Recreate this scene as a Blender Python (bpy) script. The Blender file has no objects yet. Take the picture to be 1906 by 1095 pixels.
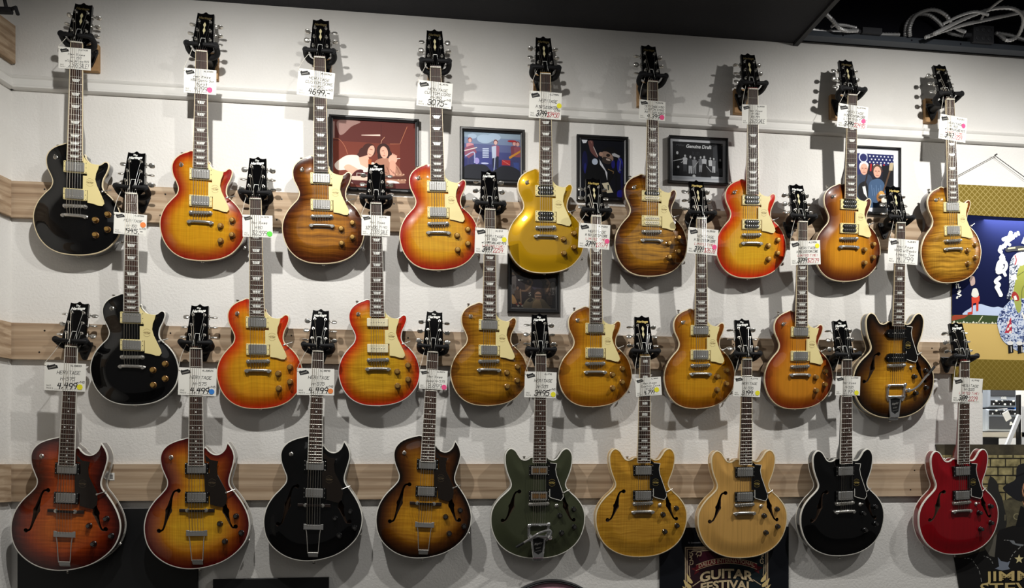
import bpy, bmesh, math, random
import numpy as np
from mathutils import Vector, Matrix
from mathutils.geometry import delaunay_2d_cdt

random.seed(7)
SC = bpy.context.scene
COL = SC.collection
R = math.radians

# ------------------------------------------------------------------ camera, world, lights, exposure
F_PX, W_PX, H_PX = 1400.0, 1906.0, 1095.0
HORIZON = 860.0
PSI = math.atan(8.8e-5 * F_PX)              # the camera looks a little to the right of square-on
CAM = Vector((0.0, -3.23, 1.55))
AXIS = Vector((math.sin(PSI), math.cos(PSI), 0))
RIGHT = Vector((math.cos(PSI), -math.sin(PSI), 0))
UP = Vector((0, 0, 1))
cam_d = bpy.data.cameras.new('camera')
cam_d.sensor_width = 36
cam_d.lens = 36 * F_PX / W_PX
cam_d.shift_y = (HORIZON - H_PX / 2) / W_PX
cam_d.clip_start = 0.05
cam = bpy.data.objects.new('camera', cam_d)
COL.objects.link(cam)
cam.location = CAM
cam.rotation_euler = (R(90), 0, -PSI)
SC.camera = cam

wd = bpy.data.worlds.new('room_ambience')
SC.world = wd
wd.use_nodes = True
wd.node_tree.nodes['Background'].inputs[0].default_value = (1.0, 0.97, 0.92, 1)
wd.node_tree.nodes['Background'].inputs[1].default_value = 0.06

def track_spot(x, y, z, tx, tz, power, size=142, blend=0.85, radius=0.024):
    l = bpy.data.lights.new('track_spot', 'SPOT')
    l.energy = power; l.spot_size = R(size); l.spot_blend = blend; l.shadow_soft_size = radius
    l.color = (1.0, 0.98, 0.94)
    o = bpy.data.objects.new('track_spot', l); COL.objects.link(o)
    o.location = (x, y, z)
    o.rotation_euler = (Vector((tx, 0, tz)) - Vector((x, y, z))).to_track_quat('-Z', 'Y').to_euler()
    return o
for (x, p) in ((-0.70, 94), (0.1, 58), (2.2, 116), (3.5, 66)):
    track_spot(x, -1.25, 3.36, x, 1.38, p)
fl = bpy.data.lights.new('room_fill', 'AREA'); fl.shape = 'RECTANGLE'; fl.size = 4.5; fl.size_y = 1.2; fl.energy = 8; fl.color = (1.0, 0.98, 0.95)  # unseen soft fill added above and behind the camera to lift the wall
fo = bpy.data.objects.new('room_fill', fl); COL.objects.link(fo); fo.location = (0.8, -3.6, 3.38); fo.rotation_euler = (R(35), 0, 0)

SC.view_settings.view_transform = 'Standard'
SC.view_settings.look = 'None'
SC.view_settings.gamma = 1
SC.view_settings.use_curve_mapping = False
SC.view_settings.exposure = -0.08

# ------------------------------------------------------------------ helpers: picture -> place
def P(u, v, d=0.0):
    """the point at distance d in front of the guitar wall that the photograph shows at (u, v)"""
    D = AXIS + RIGHT * ((u - W_PX / 2) / F_PX) + UP * ((HORIZON - v) / F_PX)
    t = (-d - CAM.y) / D.y
    return CAM + D * t
def ray_plane(u, v, o, n):
    D = AXIS + RIGHT * ((u - W_PX / 2) / F_PX) + UP * ((HORIZON - v) / F_PX)
    t = (o - CAM).dot(n) / D.dot(n)
    return CAM + D * t

# ------------------------------------------------------------------ helpers: materials
def lin(c):
    return tuple((x / 255 / 12.92) if x / 255 <= 0.04045 else ((x / 255 + 0.055) / 1.055) ** 2.4 for x in c[:3]) + (1,)
MATS = {}
def mat(name, rgb=(128, 128, 128), rough=0.5, metal=0.0, coat=0.0, spec=0.5):
    if name in MATS: return MATS[name]
    m = bpy.data.materials.new(name); m.use_nodes = True
    b = m.node_tree.nodes['Principled BSDF']
    b.inputs['Base Color'].default_value = lin(rgb)
    b.inputs['Roughness'].default_value = rough
    b.inputs['Metallic'].default_value = metal
    b.inputs['Coat Weight'].default_value = coat
    b.inputs['Coat Roughness'].default_value = 0.04
    b.inputs['Specular IOR Level'].default_value = spec
    MATS[name] = m
    return m
def nodes(m):
    nt = m.node_tree
    return nt, nt.nodes, nt.links, nt.nodes['Principled BSDF']
def texco(nt, scale, rnd=True, out='Object'):
    tc = nt.nodes.new('ShaderNodeTexCoord')
    mp = nt.nodes.new('ShaderNodeMapping'); mp.inputs['Scale'].default_value = scale
    nt.links.new(tc.outputs[out], mp.inputs['Vector'])
    if rnd:
        oi = nt.nodes.new('ShaderNodeObjectInfo')
        mu = nt.nodes.new('ShaderNodeMath'); mu.operation = 'MULTIPLY'; mu.inputs[1].default_value = 37.0
        nt.links.new(oi.outputs['Random'], mu.inputs[0])
        nt.links.new(mu.outputs[0], mp.inputs['Location'])
    return mp
def ramp(nt, stops, interp='LINEAR'):
    r = nt.nodes.new('ShaderNodeValToRGB'); r.color_ramp.interpolation = interp
    e = r.color_ramp.elements
    while len(e) < len(stops): e.new(0.5)
    for i, (p, c) in enumerate(stops):
        e[i].position = p; e[i].color = lin(c)
    return r
def noise(nt, vec, scale, detail=3, rough=0.5, dist=0.0):
    n = nt.nodes.new('ShaderNodeTexNoise')
    n.inputs['Scale'].default_value = scale; n.inputs['Detail'].default_value = detail
    n.inputs['Roughness'].default_value = rough; n.inputs['Distortion'].default_value = dist
    if vec is not None: nt.links.new(vec.outputs[0], n.inputs['Vector'])
    return n
def bump(nt, b, height, strength, dist):
    bp = nt.nodes.new('ShaderNodeBump'); bp.inputs['Strength'].default_value = strength; bp.inputs['Distance'].default_value = dist
    nt.links.new(height, bp.inputs['Height']); nt.links.new(bp.outputs[0], b.inputs['Normal'])

def wall_mat():
    m = mat('wall_paint', (232, 230, 225), 0.75, spec=0.25)
    nt, N, L, b = nodes(m)
    v = texco(nt, (1, 1, 1), False)
    n1 = noise(nt, v, 95, 3, 0.6); n2 = noise(nt, v, 2.0, 3, 0.6)
    r = ramp(nt, [(0.3, (224, 221, 215)), (0.7, (234, 232, 228))]); L.new(n2.outputs[0], r.inputs[0]); L.new(r.outputs[0], b.inputs['Base Color'])
    bump(nt, b, n1.outputs[0], 0.38, 0.005)
    return m
def plank_mat(name, c0, c1, c2):
    m = mat(name, c1, 0.7, spec=0.25)
    nt, N, L, b = nodes(m)
    v = texco(nt, (0.55, 4.0, 9.0), True)
    n = noise(nt, texco(nt, (0.5, 4.0, 22.0), True), 2.4, 5, 0.6, 0.8)
    w = N.new('ShaderNodeTexWave'); w.wave_type = 'BANDS'; w.bands_direction = 'Z'
    w.inputs['Scale'].default_value = 0.9; w.inputs['Distortion'].default_value = 7; w.inputs['Detail'].default_value = 3; w.inputs['Detail Scale'].default_value = 0.7
    L.new(v.outputs[0], w.inputs['Vector'])
    r = ramp(nt, [(0.25, c0), (0.5, c1), (0.75, c2)]); L.new(n.outputs[0], r.inputs[0])
    r2 = ramp(nt, [(0.0, (228, 222, 216)), (0.6, (255, 255, 255))]); L.new(w.outputs[0], r2.inputs[0])
    mx = N.new('ShaderNodeMix'); mx.data_type = 'RGBA'; mx.blend_type = 'MULTIPLY'; mx.inputs[0].default_value = 1
    L.new(r.outputs[0], mx.inputs[6]); L.new(r2.outputs[0], mx.inputs[7])
    # knots: dark discs at sparse cells
    v2 = texco(nt, (2.2, 1, 6.0), True)
    vo = N.new('ShaderNodeTexVoronoi'); vo.inputs['Scale'].default_value = 1.0; L.new(v2.outputs[0], vo.inputs['Vector'])
    r3 = ramp(nt, [(0.05, (70, 50, 36)), (0.085, (255, 255, 255))]); L.new(vo.outputs[0], r3.inputs[0])
    mx2 = N.new('ShaderNodeMix'); mx2.data_type = 'RGBA'; mx2.blend_type = 'MULTIPLY'; mx2.inputs[0].default_value = 0.85
    L.new(mx.outputs[2], mx2.inputs[6]); L.new(r3.outputs[0], mx2.inputs[7])
    L.new(mx2.outputs[2], b.inputs['Base Color'])
    return m
def finish(name, stops, flame=0.0, rough=0.25, coat=1.0, metal=0.0, grain=0.06):
    """lacquered guitar top: colour runs from the rim inwards, with flame figure across the grain"""
    if name in MATS: return MATS[name]
    m = mat(name, stops[-1][1], rough, metal, coat, 0.12)
    nt, N, L, b = nodes(m)
    at = N.new('ShaderNodeAttribute'); at.attribute_name = 'rim_distance'
    v = texco(nt, (1, 1, 1), True)
    n0 = noise(nt, v, 14, 3)
    ad = N.new('ShaderNodeMath'); ad.operation = 'MULTIPLY_ADD'; ad.inputs[1].default_value = 0.10
    L.new(n0.outputs[0], ad.inputs[0]); L.new(at.outputs['Fac'], ad.inputs[2])
    r = ramp(nt, [(min(1, p + 0.05), c) for p, c in stops], 'B_SPLINE'); L.new(ad.outputs[0], r.inputs[0])
    col = r.outputs[0]
    def mul(col, fac, a, bb):
        rr = ramp(nt, [(0.25, a), (0.75, bb)]); L.new(fac, rr.inputs[0])
        mx = N.new('ShaderNodeMix'); mx.data_type = 'RGBA'; mx.blend_type = 'MULTIPLY'; mx.inputs[0].default_value = 1
        L.new(col, mx.inputs[6]); L.new(rr.outputs[0], mx.inputs[7]); return mx.outputs[2]
    if flame > 0:
        v3 = texco(nt, (0.35, 1.0, 0.2), True)
        wp = noise(nt, texco(nt, (1, 1, 1), True), 9, 2); sc_ = N.new('ShaderNodeVectorMath'); sc_.operation = 'MULTIPLY_ADD'
        sc_.inputs[1].default_value = (0.03, 0.03, 0.0); L.new(wp.outputs['Color'], sc_.inputs[0]); L.new(v3.outputs[0], sc_.inputs[2])
        w = N.new('ShaderNodeTexNoise'); w.inputs['Scale'].default_value = 1.0; w.inputs['Detail'].default_value = 2.0; w.inputs['Roughness'].default_value = 0.6
        mp2 = N.new('ShaderNodeMapping'); mp2.inputs['Scale'].default_value = (16, 105, 4); L.new(sc_.outputs[0], mp2.inputs['Vector']); L.new(mp2.outputs[0], w.inputs['Vector'])
        k = int(255 * max(0.0, 1 - flame * 1.5)); col = mul(col, w.outputs['Fac'], (k, int(k * 0.93), int(k * 0.8)), (255, 255, 255))
    if grain > 0:
        v4 = texco(nt, (60, 1.5, 10), True); n4 = noise(nt, v4, 3, 3)
        k = int(255 * (1 - 2 * grain)); col = mul(col, n4.outputs[0], (k, k, k), (255, 255, 255))
    L.new(col, b.inputs['Base Color'])
    return m

M_WALL = wall_mat()
M_TRIM = mat('trim_paint', (228, 226, 221), 0.5, spec=0.3)
M_PLANK = plank_mat('grey_pine', (154, 131, 107), (188, 164, 137), (210, 189, 162))
M_PINE = plank_mat('fresh_pine', (160, 125, 88), (182, 146, 104), (200, 166, 122))
M_CEIL = mat('black_ceiling_paint', (62, 62, 65), 0.8, spec=0.2)
nt, N_, L_, b_ = nodes(M_CEIL); n_ = noise(nt, texco(nt, (1, 1, 1), False), 60, 4, 0.6); bump(nt, b_, n_.outputs[0], 0.4, 0.004)
M_PLENUM = mat('plenum_black', (26, 26, 32), 0.9, spec=0.1)
M_TRACK = mat('grey_steel_channel', (82, 88, 96), 0.45, 0.3)
M_CONDUIT = mat('flexible_conduit_steel', (205, 205, 205), 0.4, 0.5)
nt, N_, L_, b_ = nodes(M_CONDUIT)
M_BOX = mat('junction_box_steel', (70, 71, 75), 0.55, 0.4)
M_BLACKPL = mat('black_satin_plastic', (14, 14, 15), 0.45)
M_FOAM = mat('black_rubber_pad', (17, 17, 19), 0.7, spec=0.3)
M_HEAD = mat('black_headstock_lacquer', (7, 7, 8), 0.07, 0, 0.0)
M_CREAM = mat('cream_binding', (232, 215, 178), 0.35, 0, 0.3)
M_WHITEB = mat('white_binding', (235, 232, 222), 0.35, 0, 0.3)
M_GUARD = mat('cream_pickguard', (238, 222, 160), 0.3, 0, 0.4)
M_BGUARD = mat('black_pickguard', (9, 9, 10), 0.15, 0, 0.6)
M_TGUARD = mat('tortoise_pickguard', (30, 23, 18), 0.10, 0, 0.8)
M_NICKEL = mat('nickel', (205, 202, 195), 0.24, 0.8)
M_AGEDNI = mat('brushed_nickel_cover', (166, 165, 162), 0.36, 0.6)
M_CHROME = mat('chrome', (222, 222, 222), 0.12, 0.85)
M_STRING = mat('steel_string', (205, 205, 200), 0.3, 1.0)
M_BRONZE = mat('wound_string', (165, 158, 145), 0.4, 1.0)
M_FRET = mat('nickel_silver_fret', (200, 196, 186), 0.42, 0.55)
M_ROSE = mat('rosewood', (52, 34, 28), 0.55, spec=0.35)
nt, N_, L_, b_ = nodes(M_ROSE)
n_ = noise(nt, texco(nt, (40, 2.5, 10), True), 3, 4); r_ = ramp(nt, [(0.3, (38, 25, 21)), (0.7, (74, 50, 40))]); L_.new(n_.outputs[0], r_.inputs[0]); L_.new(r_.outputs[0], b_.inputs['Base Color'])
M_PEARL = mat('pearl_inlay', (222, 222, 214), 0.25, 0, 0.5)
nt, N_, L_, b_ = nodes(M_PEARL)
n_ = noise(nt, texco(nt, (1, 1, 1), True), 130, 3); r_ = ramp(nt, [(0.35, (190, 190, 188)), (0.6, (240, 240, 232))]); L_.new(n_.outputs[0], r_.inputs[0]); L_.new(r_.outputs[0], b_.inputs['Base Color'])
M_BONE = mat('bone_nut', (236, 230, 214), 0.4)
M_KNOB = mat('amber_knob', (128, 92, 46), 0.25, 0.35, 0.8)
M_KNOBTOP = mat('gold_knob_cap', (206, 164, 92), 0.3, 0.7)
M_BKNOB = mat('black_knob', (10, 10, 11), 0.2, 0, 0.6)
M_ROUT = mat('bare_wood_inside', (60, 40, 24), 0.85)
M_BOBBIN_C = mat('cream_bobbin', (236, 226, 190), 0.35)
M_BOBBIN_B = mat('black_bobbin', (10, 10, 12), 0.3)
M_GOLDFOIL = mat('gold_foil_grille', (196, 148, 96), 0.3, 0.8)
M_WHITEPT = mat('white_print', (236, 236, 230), 0.6)
M_GOLDPT = mat('gold_print', (196, 172, 96), 0.4, 0.3)
M_GREYPT = mat('grey_print', (120, 118, 112), 0.6)
M_CARD = mat('white_card', (240, 238, 230), 0.8, spec=0.2)
M_INK = mat('black_marker', (18, 18, 20), 0.7)
M_INKBL = mat('grey_pen', (60, 60, 66), 0.7)
M_INKRED = mat('red_marker', (186, 36, 54), 0.7)
M_CORD = mat('white_cord', (226, 222, 210), 0.8)
M_SCREW = mat('dark_screw', (50, 48, 46), 0.4, 0.8)

# ------------------------------------------------------------------ helpers: meshes
class MB:
    def __init__(s): s.v = []; s.f = []; s.m = []; s.cur = 0
    def add(s, vs, fs):
        o = len(s.v); s.v += [tuple(p) for p in vs]
        for f in fs: s.f.append(tuple(i + o for i in f)); s.m.append(s.cur)
        return s
    def box(s, c, d, rot=None):
        x, y, z = d[0] / 2, d[1] / 2, d[2] / 2
        vs = [Vector(p) for p in ((-x, -y, -z), (x, -y, -z), (x, y, -z), (-x, y, -z), (-x, -y, z), (x, -y, z), (x, y, z), (-x, y, z))]
        if rot is not None: vs = [rot @ p for p in vs]
        return s.add([p + Vector(c) for p in vs], [(0, 3, 2, 1), (4, 5, 6, 7), (0, 1, 5, 4), (1, 2, 6, 5), (2, 3, 7, 6), (3, 0, 4, 7)])
    def bbox(s, c, d, b):
        """box with chamfered front (+z) edge"""
        x, y = d[0] / 2, d[1] / 2
        base = [(-x, -y), (x, -y), (x, y), (-x, y)]
        top = [(-x + b, -y + b), (x - b, -y + b), (x - b, y - b), (-x + b, y - b)]
        z0, z1, z2 = c[2] - d[2] / 2, c[2] + d[2] / 2 - b, c[2] + d[2] / 2
        return s.loft([[(c[0] + p[0], c[1] + p[1], z) for p in q] for q, z in ((base, z0), (base, z1), (top, z2))], True, True)
    def loft(s, rings, cap0=False, cap1=False):
        n = len(rings[0]); vs = [p for r in rings for p in r]; fs = []
        for k in range(len(rings) - 1):
            for i in range(n):
                j = (i + 1) % n
                fs.append((k * n + i, k * n + j, (k + 1) * n + j, (k + 1) * n + i))
        if cap0: fs.append(tuple(range(n - 1, -1, -1)))
        if cap1: fs.append(tuple((len(rings) - 1) * n + i for i in range(n)))
        return s.add(vs, fs)
    def prism(s, poly, z0, z1, bev=0.0):
        if area(poly) < 0: poly = poly[::-1]
        if bev > 0:
            ins = inset(poly, bev)
            return s.loft([[(x, y, z0) for x, y in poly], [(x, y, z1 - bev) for x, y in poly], [(x, y, z1) for x, y in ins]], True, True)
        return s.loft([[(x, y, z0) for x, y in poly], [(x, y, z1) for x, y in poly]], True, True)
    def tube(s, pts, r, n=8, caps=True):
        pts = [Vector(p) for p in pts]; rings = []
        rr = r if isinstance(r, (list, tuple)) else [r] * len(pts)
        ref = None
        for i, p in enumerate(pts):
            t = (pts[min(i + 1, len(pts) - 1)] - pts[max(i - 1, 0)]).normalized()
            if ref is None: ref = Vector((0, 0, 1)) if abs(t.z) < 0.9 else Vector((1, 0, 0))
            a = (ref - t * ref.dot(t)).normalized(); b = t.cross(a); ref = a
            rings.append([p + a * (rr[i] * math.cos(2 * math.pi * k / n)) + b * (rr[i] * math.sin(2 * math.pi * k / n)) for k in range(n)])
        return s.loft(rings, caps, caps)
    def lathe(s, prof, o=(0, 0, 0), n=20, axis='z', sy=1.0):
        rings = []
        for r, h in prof:
            ring = []
            for k in range(n):
                a = 2 * math.pi * k / n; x, y = r * math.cos(a), r * sy * math.sin(a)
                q = {'z': (x, y, h), 'y': (y, h, x), 'x': (h, x, y)}[axis]
                ring.append((o[0] + q[0], o[1] + q[1], o[2] + q[2]))
            rings.append(ring)
        return s.loft(rings, True, True)
    def ribbon(s, pts, w, z):
        """flat pen stroke"""
        for a, b in zip(pts[:-1], pts[1:]):
            dx, dy = b[0] - a[0], b[1] - a[1]; l = math.hypot(dx, dy) or 1e-9
            ux, uy = dx / l, dy / l; h = w / 2
            ax, ay = a[0] - ux * h * .6, a[1] - uy * h * .6; bx, by = b[0] + ux * h * .6, b[1] + uy * h * .6
            s.add([(ax + uy * h, ay - ux * h, z), (bx + uy * h, by - ux * h, z), (bx - uy * h, by + ux * h, z), (ax - uy * h, ay + ux * h, z)], [(0, 1, 2, 3)])
        return s
    def mesh(s, name, mats=None, smooth=True, angle=35):
        me = bpy.data.meshes.new(name)
        me.from_pydata(s.v, [], s.f)
        for m in (mats or []): me.materials.append(m)
        if mats and len(mats) > 1: me.polygons.foreach_set('material_index', s.m)
        if smooth:
            me.polygons.foreach_set('use_smooth', [True] * len(me.polygons))
            me.set_sharp_from_angle(angle=R(angle))
        me.update()
        return me
def area(p): return sum(p[i][0] * p[(i + 1) % len(p)][1] - p[(i + 1) % len(p)][0] * p[i][1] for i in range(len(p))) / 2
def inset(p, d):
    """move a counter-clockwise outline inwards by d"""
    n = len(p); out = []
    for i in range(n):
        a, b, c = p[i - 1], p[i], p[(i + 1) % n]
        t1 = Vector((b[0] - a[0], b[1] - a[1])); t2 = Vector((c[0] - b[0], c[1] - b[1]))
        t1.normalize(); t2.normalize(); nn = Vector((-(t1.y + t2.y), t1.x + t2.x))
        k = nn.length
        if k < 1e-6: out.append(b); continue
        nn /= k; co = max(0.5, nn.dot(Vector((-t1.y, t1.x))))
        out.append((b[0] + nn.x * d / co, b[1] + nn.y * d / co))
    return out
def spline(pts, closed=False, step=4):
    """Catmull-Rom through pts"""
    out = []; n = len(pts); segs = n if closed else n - 1
    for i in range(segs):
        p0 = pts[(i - 1) % n] if closed else pts[max(i - 1, 0)]; p1 = pts[i]; p2 = pts[(i + 1) % n]
        p3 = pts[(i + 2) % n] if closed else pts[min(i + 2, n - 1)]
        for k in range(step):
            t = k / step
            out.append(tuple(0.5 * (2 * b + (c - a) * t + (2 * a - 5 * b + 4 * c - d) * t * t + (3 * b - a - 3 * c + d) * t ** 3) for a, b, c, d in zip(p0, p1, p2, p3)))
    if not closed: out.append(tuple(pts[-1]))
    return out
def ell(cx, cy, rx, ry, n=20, rot=0):
    c, s_ = math.cos(R(rot)), math.sin(R(rot)); o = []
    for k in range(n):
        a = 2 * math.pi * k / n; x, y = rx * math.cos(a), ry * math.sin(a); o.append((cx + x * c - y * s_, cy + x * s_ + y * c))
    return o
def rrect(cx, cy, w, h, r, n=4):
    o = []
    for (sx, sy, a0) in ((1, 1, 0), (-1, 1, 90), (-1, -1, 180), (1, -1, 270)):
        for k in range(n + 1):
            a = R(a0 + 90 * k / n); o.append((cx + sx * (w / 2 - r) + r * math.cos(a), cy + sy * (h / 2 - r) + r * math.sin(a)))
    return o

def link(o, parent=None):
    COL.objects.link(o)
    if parent is not None: o.parent = parent
    return o
def part(name, me, parent, mats=None, loc=None, rot=None, scale=None, label=None):
    o = bpy.data.objects.new(name, me)
    if mats:
        for i, m in enumerate(mats):
            if i < len(o.material_slots):
                o.material_slots[i].link = 'OBJECT'; o.material_slots[i].material = m
    if loc is not None: o.location = loc
    if rot is not None: o.rotation_euler = rot
    if scale is not None: o.scale = scale
    if label: o['label'] = label
    return link(o, parent)
def empty(name, label, cat, loc=(0, 0, 0), group=None):
    o = bpy.data.objects.new(name, None); o.empty_display_size = 0.02
    o.location = loc; return tag(link(o), label, cat, group)
def tag(o, label, cat, group=None):
    o['label'] = label; o['category'] = cat
    if group: o['group'] = group
    return o
def struct(name, mb, m):
    o = bpy.data.objects.new(name, mb.mesh(name, [m])); o['kind'] = 'structure'; return link(o)
TXT = {}
def text2d(s, bold=0.0, key=None):
    """glyph outlines of the built-in font as (verts, faces), cap height 1, starting at x = 0"""
    k = (s, bold)
    if k in TXT: return TXT[k]
    cu = bpy.data.curves.new('t', 'FONT'); cu.body = s; cu.size = 1.0; cu.offset = bold; cu.resolution_u = 3; cu.fill_mode = 'FRONT'
    o = bpy.data.objects.new('t', cu); COL.objects.link(o)
    me = bpy.data.meshes.new_from_object(o.evaluated_get(bpy.context.evaluated_depsgraph_get()))
    vs = [tuple(v.co[:2]) for v in me.vertices]; fs = [tuple(p.vertices) for p in me.polygons]
    bpy.data.objects.remove(o); bpy.data.curves.remove(cu); bpy.data.meshes.remove(me)
    if vs:
        x0 = min(v[0] for v in vs); k_ = 1 / 0.7
        vs = [((v[0] - x0) * k_, v[1] * k_) for v in vs]
    TXT[k] = (vs, fs); return TXT[k]
def put_text(mb, s, x, y, h, w=None, z=0.0, shear=0.0, bold=0.0, align='l', fn=None):
    vs, fs = text2d(s, bold)
    if not vs: return
    ww = max(v[0] for v in vs); k = h if w is None else w / ww
    x0 = x if align == 'l' else x - ww * k / 2
    pts = [(x0 + v[0] * k + v[1] * h * shear, y + v[1] * h) for v in vs]
    if fn: pts = [fn(p) for p in pts]
    mb.add([(p[0], p[1], z) for p in pts], fs)

# hand lettering drawn as pen strokes on a 4 x 6 grid
GL = {'A': '00 26 40|12 32', 'B': '00 06 36 45 34 03|34 42 41 30 00', 'C': '45 36 16 05 01 10 30 41', 'D': '00 06 26 44 42 20 00', 'E': '40 00 06 46|03 33', 'F': '00 06 46|03 33',
      'G': '45 36 16 05 01 10 30 41 43 23', 'H': '00 06|40 46|03 43', 'I': '20 26', 'J': '36 31 20 10 01', 'K': '00 06|46 03 40', 'L': '06 00 40', 'M': '00 06 23 46 40', 'N': '00 06 40 46',
      'O': '16 05 01 10 30 41 45 36 16', 'P': '00 06 36 45 44 33 03', 'R': '00 06 36 45 44 33 03|23 40', 'S': '45 36 16 05 14 33 42 41 30 10 01', 'T': '06 46|26 20', 'U': '06 01 10 30 41 46',
      'V': '06 20 46', 'W': '06 10 23 30 46', 'X': '00 46|06 40', 'Y': '06 23 46|23 20', 'Z': '06 46 00 40', '0': '16 05 01 10 30 41 45 36 16', '1': '15 26 20', '2': '05 16 36 45 44 00 40',
      '3': '05 16 36 45 44 33 13|33 42 41 30 10 01', '4': '16 03 43|36 30', '5': '46 06 04 34 43 41 30 10 01', '6': '36 16 04 01 10 30 41 42 33 13 02', '7': '06 46 20',
      '8': '13 04 05 16 36 45 44 33 13 02 01 10 30 41 42 33', '9': '43 13 04 05 16 36 45 43 30', '-': '03 33', '.': '10 11', ',': '11 00', '/': '00 46', '!': '26 22|20 21', "'": '26 24',
      '$': '45 36 16 05 14 33 42 41 30 10 01|26 20', 'a': '33 13 02 01 10 31 33|33 30', 'e': '02 32 33 13 02 01 10 30', 'r': '00 03|02 13 33', 'i': '20 23|25 25', 't': '16 11 20 30|04 34',
      'g': '33 13 02 11 31 33|33 30 20 00', 'u': '03 01 10 30 33|33 30', 's': '33 13 02 31 20 00', 'o': '13 02 01 10 20 31 32 23 13', 'm': '00 03|02 13 20|22 33 40', 'n': '00 03|02 13 33 30',
      'l': '16 10', 'c': '33 13 02 01 10 30', 'b': '06 00 20 31 32 23 03', 'y': '03 11|33 00', 'w': '03 10 22 30 43', 'h': '06 00|02 13 33 30', 'd': '36 30 10 01 02 13 33', 'p': '03 00|03 23 32 21 01', 'k': '06 00|33 02 30'}
def write(mb, s, x, y, h, w, pen, z, slant=0.18, rnd=None):
    """write s from x on the line y; h cap height, w advance per letter"""
    cx = x
    for ch in s:
        g = GL.get(ch) or GL.get(ch.upper())
        if g:
            jy = (rnd.random() - 0.5) * h * 0.12 if rnd else 0
            for st in g.split('|'):
                pts = [(cx + int(a[0]) / 4 * w * 0.74 + int(a[1]) / 6 * h * slant, y + jy + int(a[1]) / 6 * h) for a in st.split()]
                if len(pts) == 2 and pts[0] == pts[1]: pts[1] = (pts[1][0], pts[1][1] + pen)
                mb.ribbon(pts, pen, z)
        cx += w * (0.55 if ch in " .,'!1i" else 1.0)
    return cx

# ------------------------------------------------------------------ the setting
X0 = P(21, 600).x                              # the corner with the left wall
ZC = P(953, 43).z                              # underside of the black ceiling
XR = 5.2
OX0, OX1 = P(1829, 780).x, P(1829, 780).x + 1.3     # pass-through to the room with the amplifiers
OZ0, OZ1 = P(1829, 850).z, P(1829, 690).z
w = MB()
WT = 0.12
def wb(x0, x1, z0, z1): w.box(((x0 + x1) / 2, WT / 2, (z0 + z1) / 2), (x1 - x0, WT, z1 - z0))
wb(X0 - 0.3, OX0, -0.0, ZC + 0.5); wb(OX0, OX1, 0.0, OZ0); wb(OX0, OX1, OZ1, ZC + 0.5); wb(OX1, XR, 0.0, ZC + 0.5)
struct('wall_back', w, M_WALL)
LD = (AXIS + RIGHT * ((1130 - W_PX / 2) / F_PX)); LD.z = 0; LD.normalize(); LD = -LD     # left wall runs from the corner towards the viewer
LN = Vector((-LD.y, LD.x, 0));  LN = LN if LN.x > 0 else -LN
def lw(mb, t0, t1, z0, z1, n0, n1):
    c = Vector((X0, 0, 0))
    q = [c + LD * t + LN * n for t, n in ((t0, n0), (t1, n0), (t1, n1), (t0, n1))]
    mb.loft([[(p.x, p.y, z0) for p in q], [(p.x, p.y, z1) for p in q]], True, True)
m_ = MB(); lw(m_, -0.2, 2.4, 0, ZC + 0.5, -0.12, 0.0); struct('wall_left', m_, M_WALL)
m_ = MB(); m_.box((1.2, -2.2, -0.02), (8.5, 4.6, 0.04)); struct('floor', m_, mat('dark_carpet', (60, 58, 56), 0.95))

# picture rail along both walls
ZT0, ZT1 = P(500, 195).z, P(500, 169).z
rail_prof = [(0.0, ZT0), (0.012, ZT0), (0.021, ZT0 + 0.006), (0.021, ZT0 + 0.012), (0.012, ZT0 + 0.018), (0.009, ZT0 + 0.024), (0.009, ZT1 - 0.014), (0.014, ZT1 - 0.010), (0.016, ZT1 - 0.004), (0.010, ZT1), (0.0, ZT1)]
m_ = MB(); m_.loft([[(x, -a, z) for a, z in rail_prof] for x in (XR, X0)], True, True); o = struct('trim_1', m_, M_TRIM)
c_ = Vector((X0, 0, 0)); m_ = MB(); m_.loft([[tuple(c_ + LD * t + LN * a + Vector((0, 0, z))) for a, z in rail_prof] for t in (0, 2.3)], True, True); struct('trim_2', m_, M_TRIM)

# plank rails that carry the hangers
PT = 0.019
SCREW_ME = MB().lathe([(0.0035, -0.001), (0.0035, 0.0007), (0.002, 0.0009)], n=8).mesh('screw', [M_SCREW])
def plank(label, yt, yb, x1px, seed):
    z1, z0 = P(953, yt).z, P(953, yb).z; x1 = P(x1px, 600).x; x0 = X0 + 0.004
    m = MB(); m.box((0, 0, 0), (x1 - x0, PT, z1 - z0))
    o = tag(link(bpy.data.objects.new('wall_plank', m.mesh('plank', [M_PLANK], False))), label, 'plank', 'wall planks')
    o.location = ((x0 + x1) / 2, -PT / 2 - 0.0005, (z0 + z1) / 2)
    for i in range(9):
        xx = -(x1 - x0) / 2 + 0.12 + i * (x1 - x0 - 0.24) / 8
        for s_ in (-1, 1):
            part('screw', SCREW_ME, o, loc=(xx + s_ * 0.01, -PT / 2, s_ * (z1 - z0) * 0.3), rot=(R(90), 0, 0))
    return z0, z1
PZ = []
for lb, a, b_, xr in (('upper wooden plank on the white wall behind the middle row of headstocks', 379, 441, 1712), ('middle wooden plank on the white wall behind the bottom row of headstocks', 622, 684, 1770),
                      ('lowest wooden plank on the white wall behind the bottom row of guitar bodies', 864, 928, 1738)):
    PZ.append(plank(lb, a, b_, xr, len(PZ)))
for i, (z0, z1) in enumerate(PZ):
    m = MB(); lw(m, 0.022, 1.6, z0, z1, 0.0005, PT)
    tag(link(bpy.data.objects.new('side_plank', m.mesh('side_plank', [M_PLANK], False))),
        ('upper', 'middle', 'lowest')[i] + ' of the three wooden planks cut by the left edge, on the left wall', 'plank', 'left wall planks')
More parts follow.
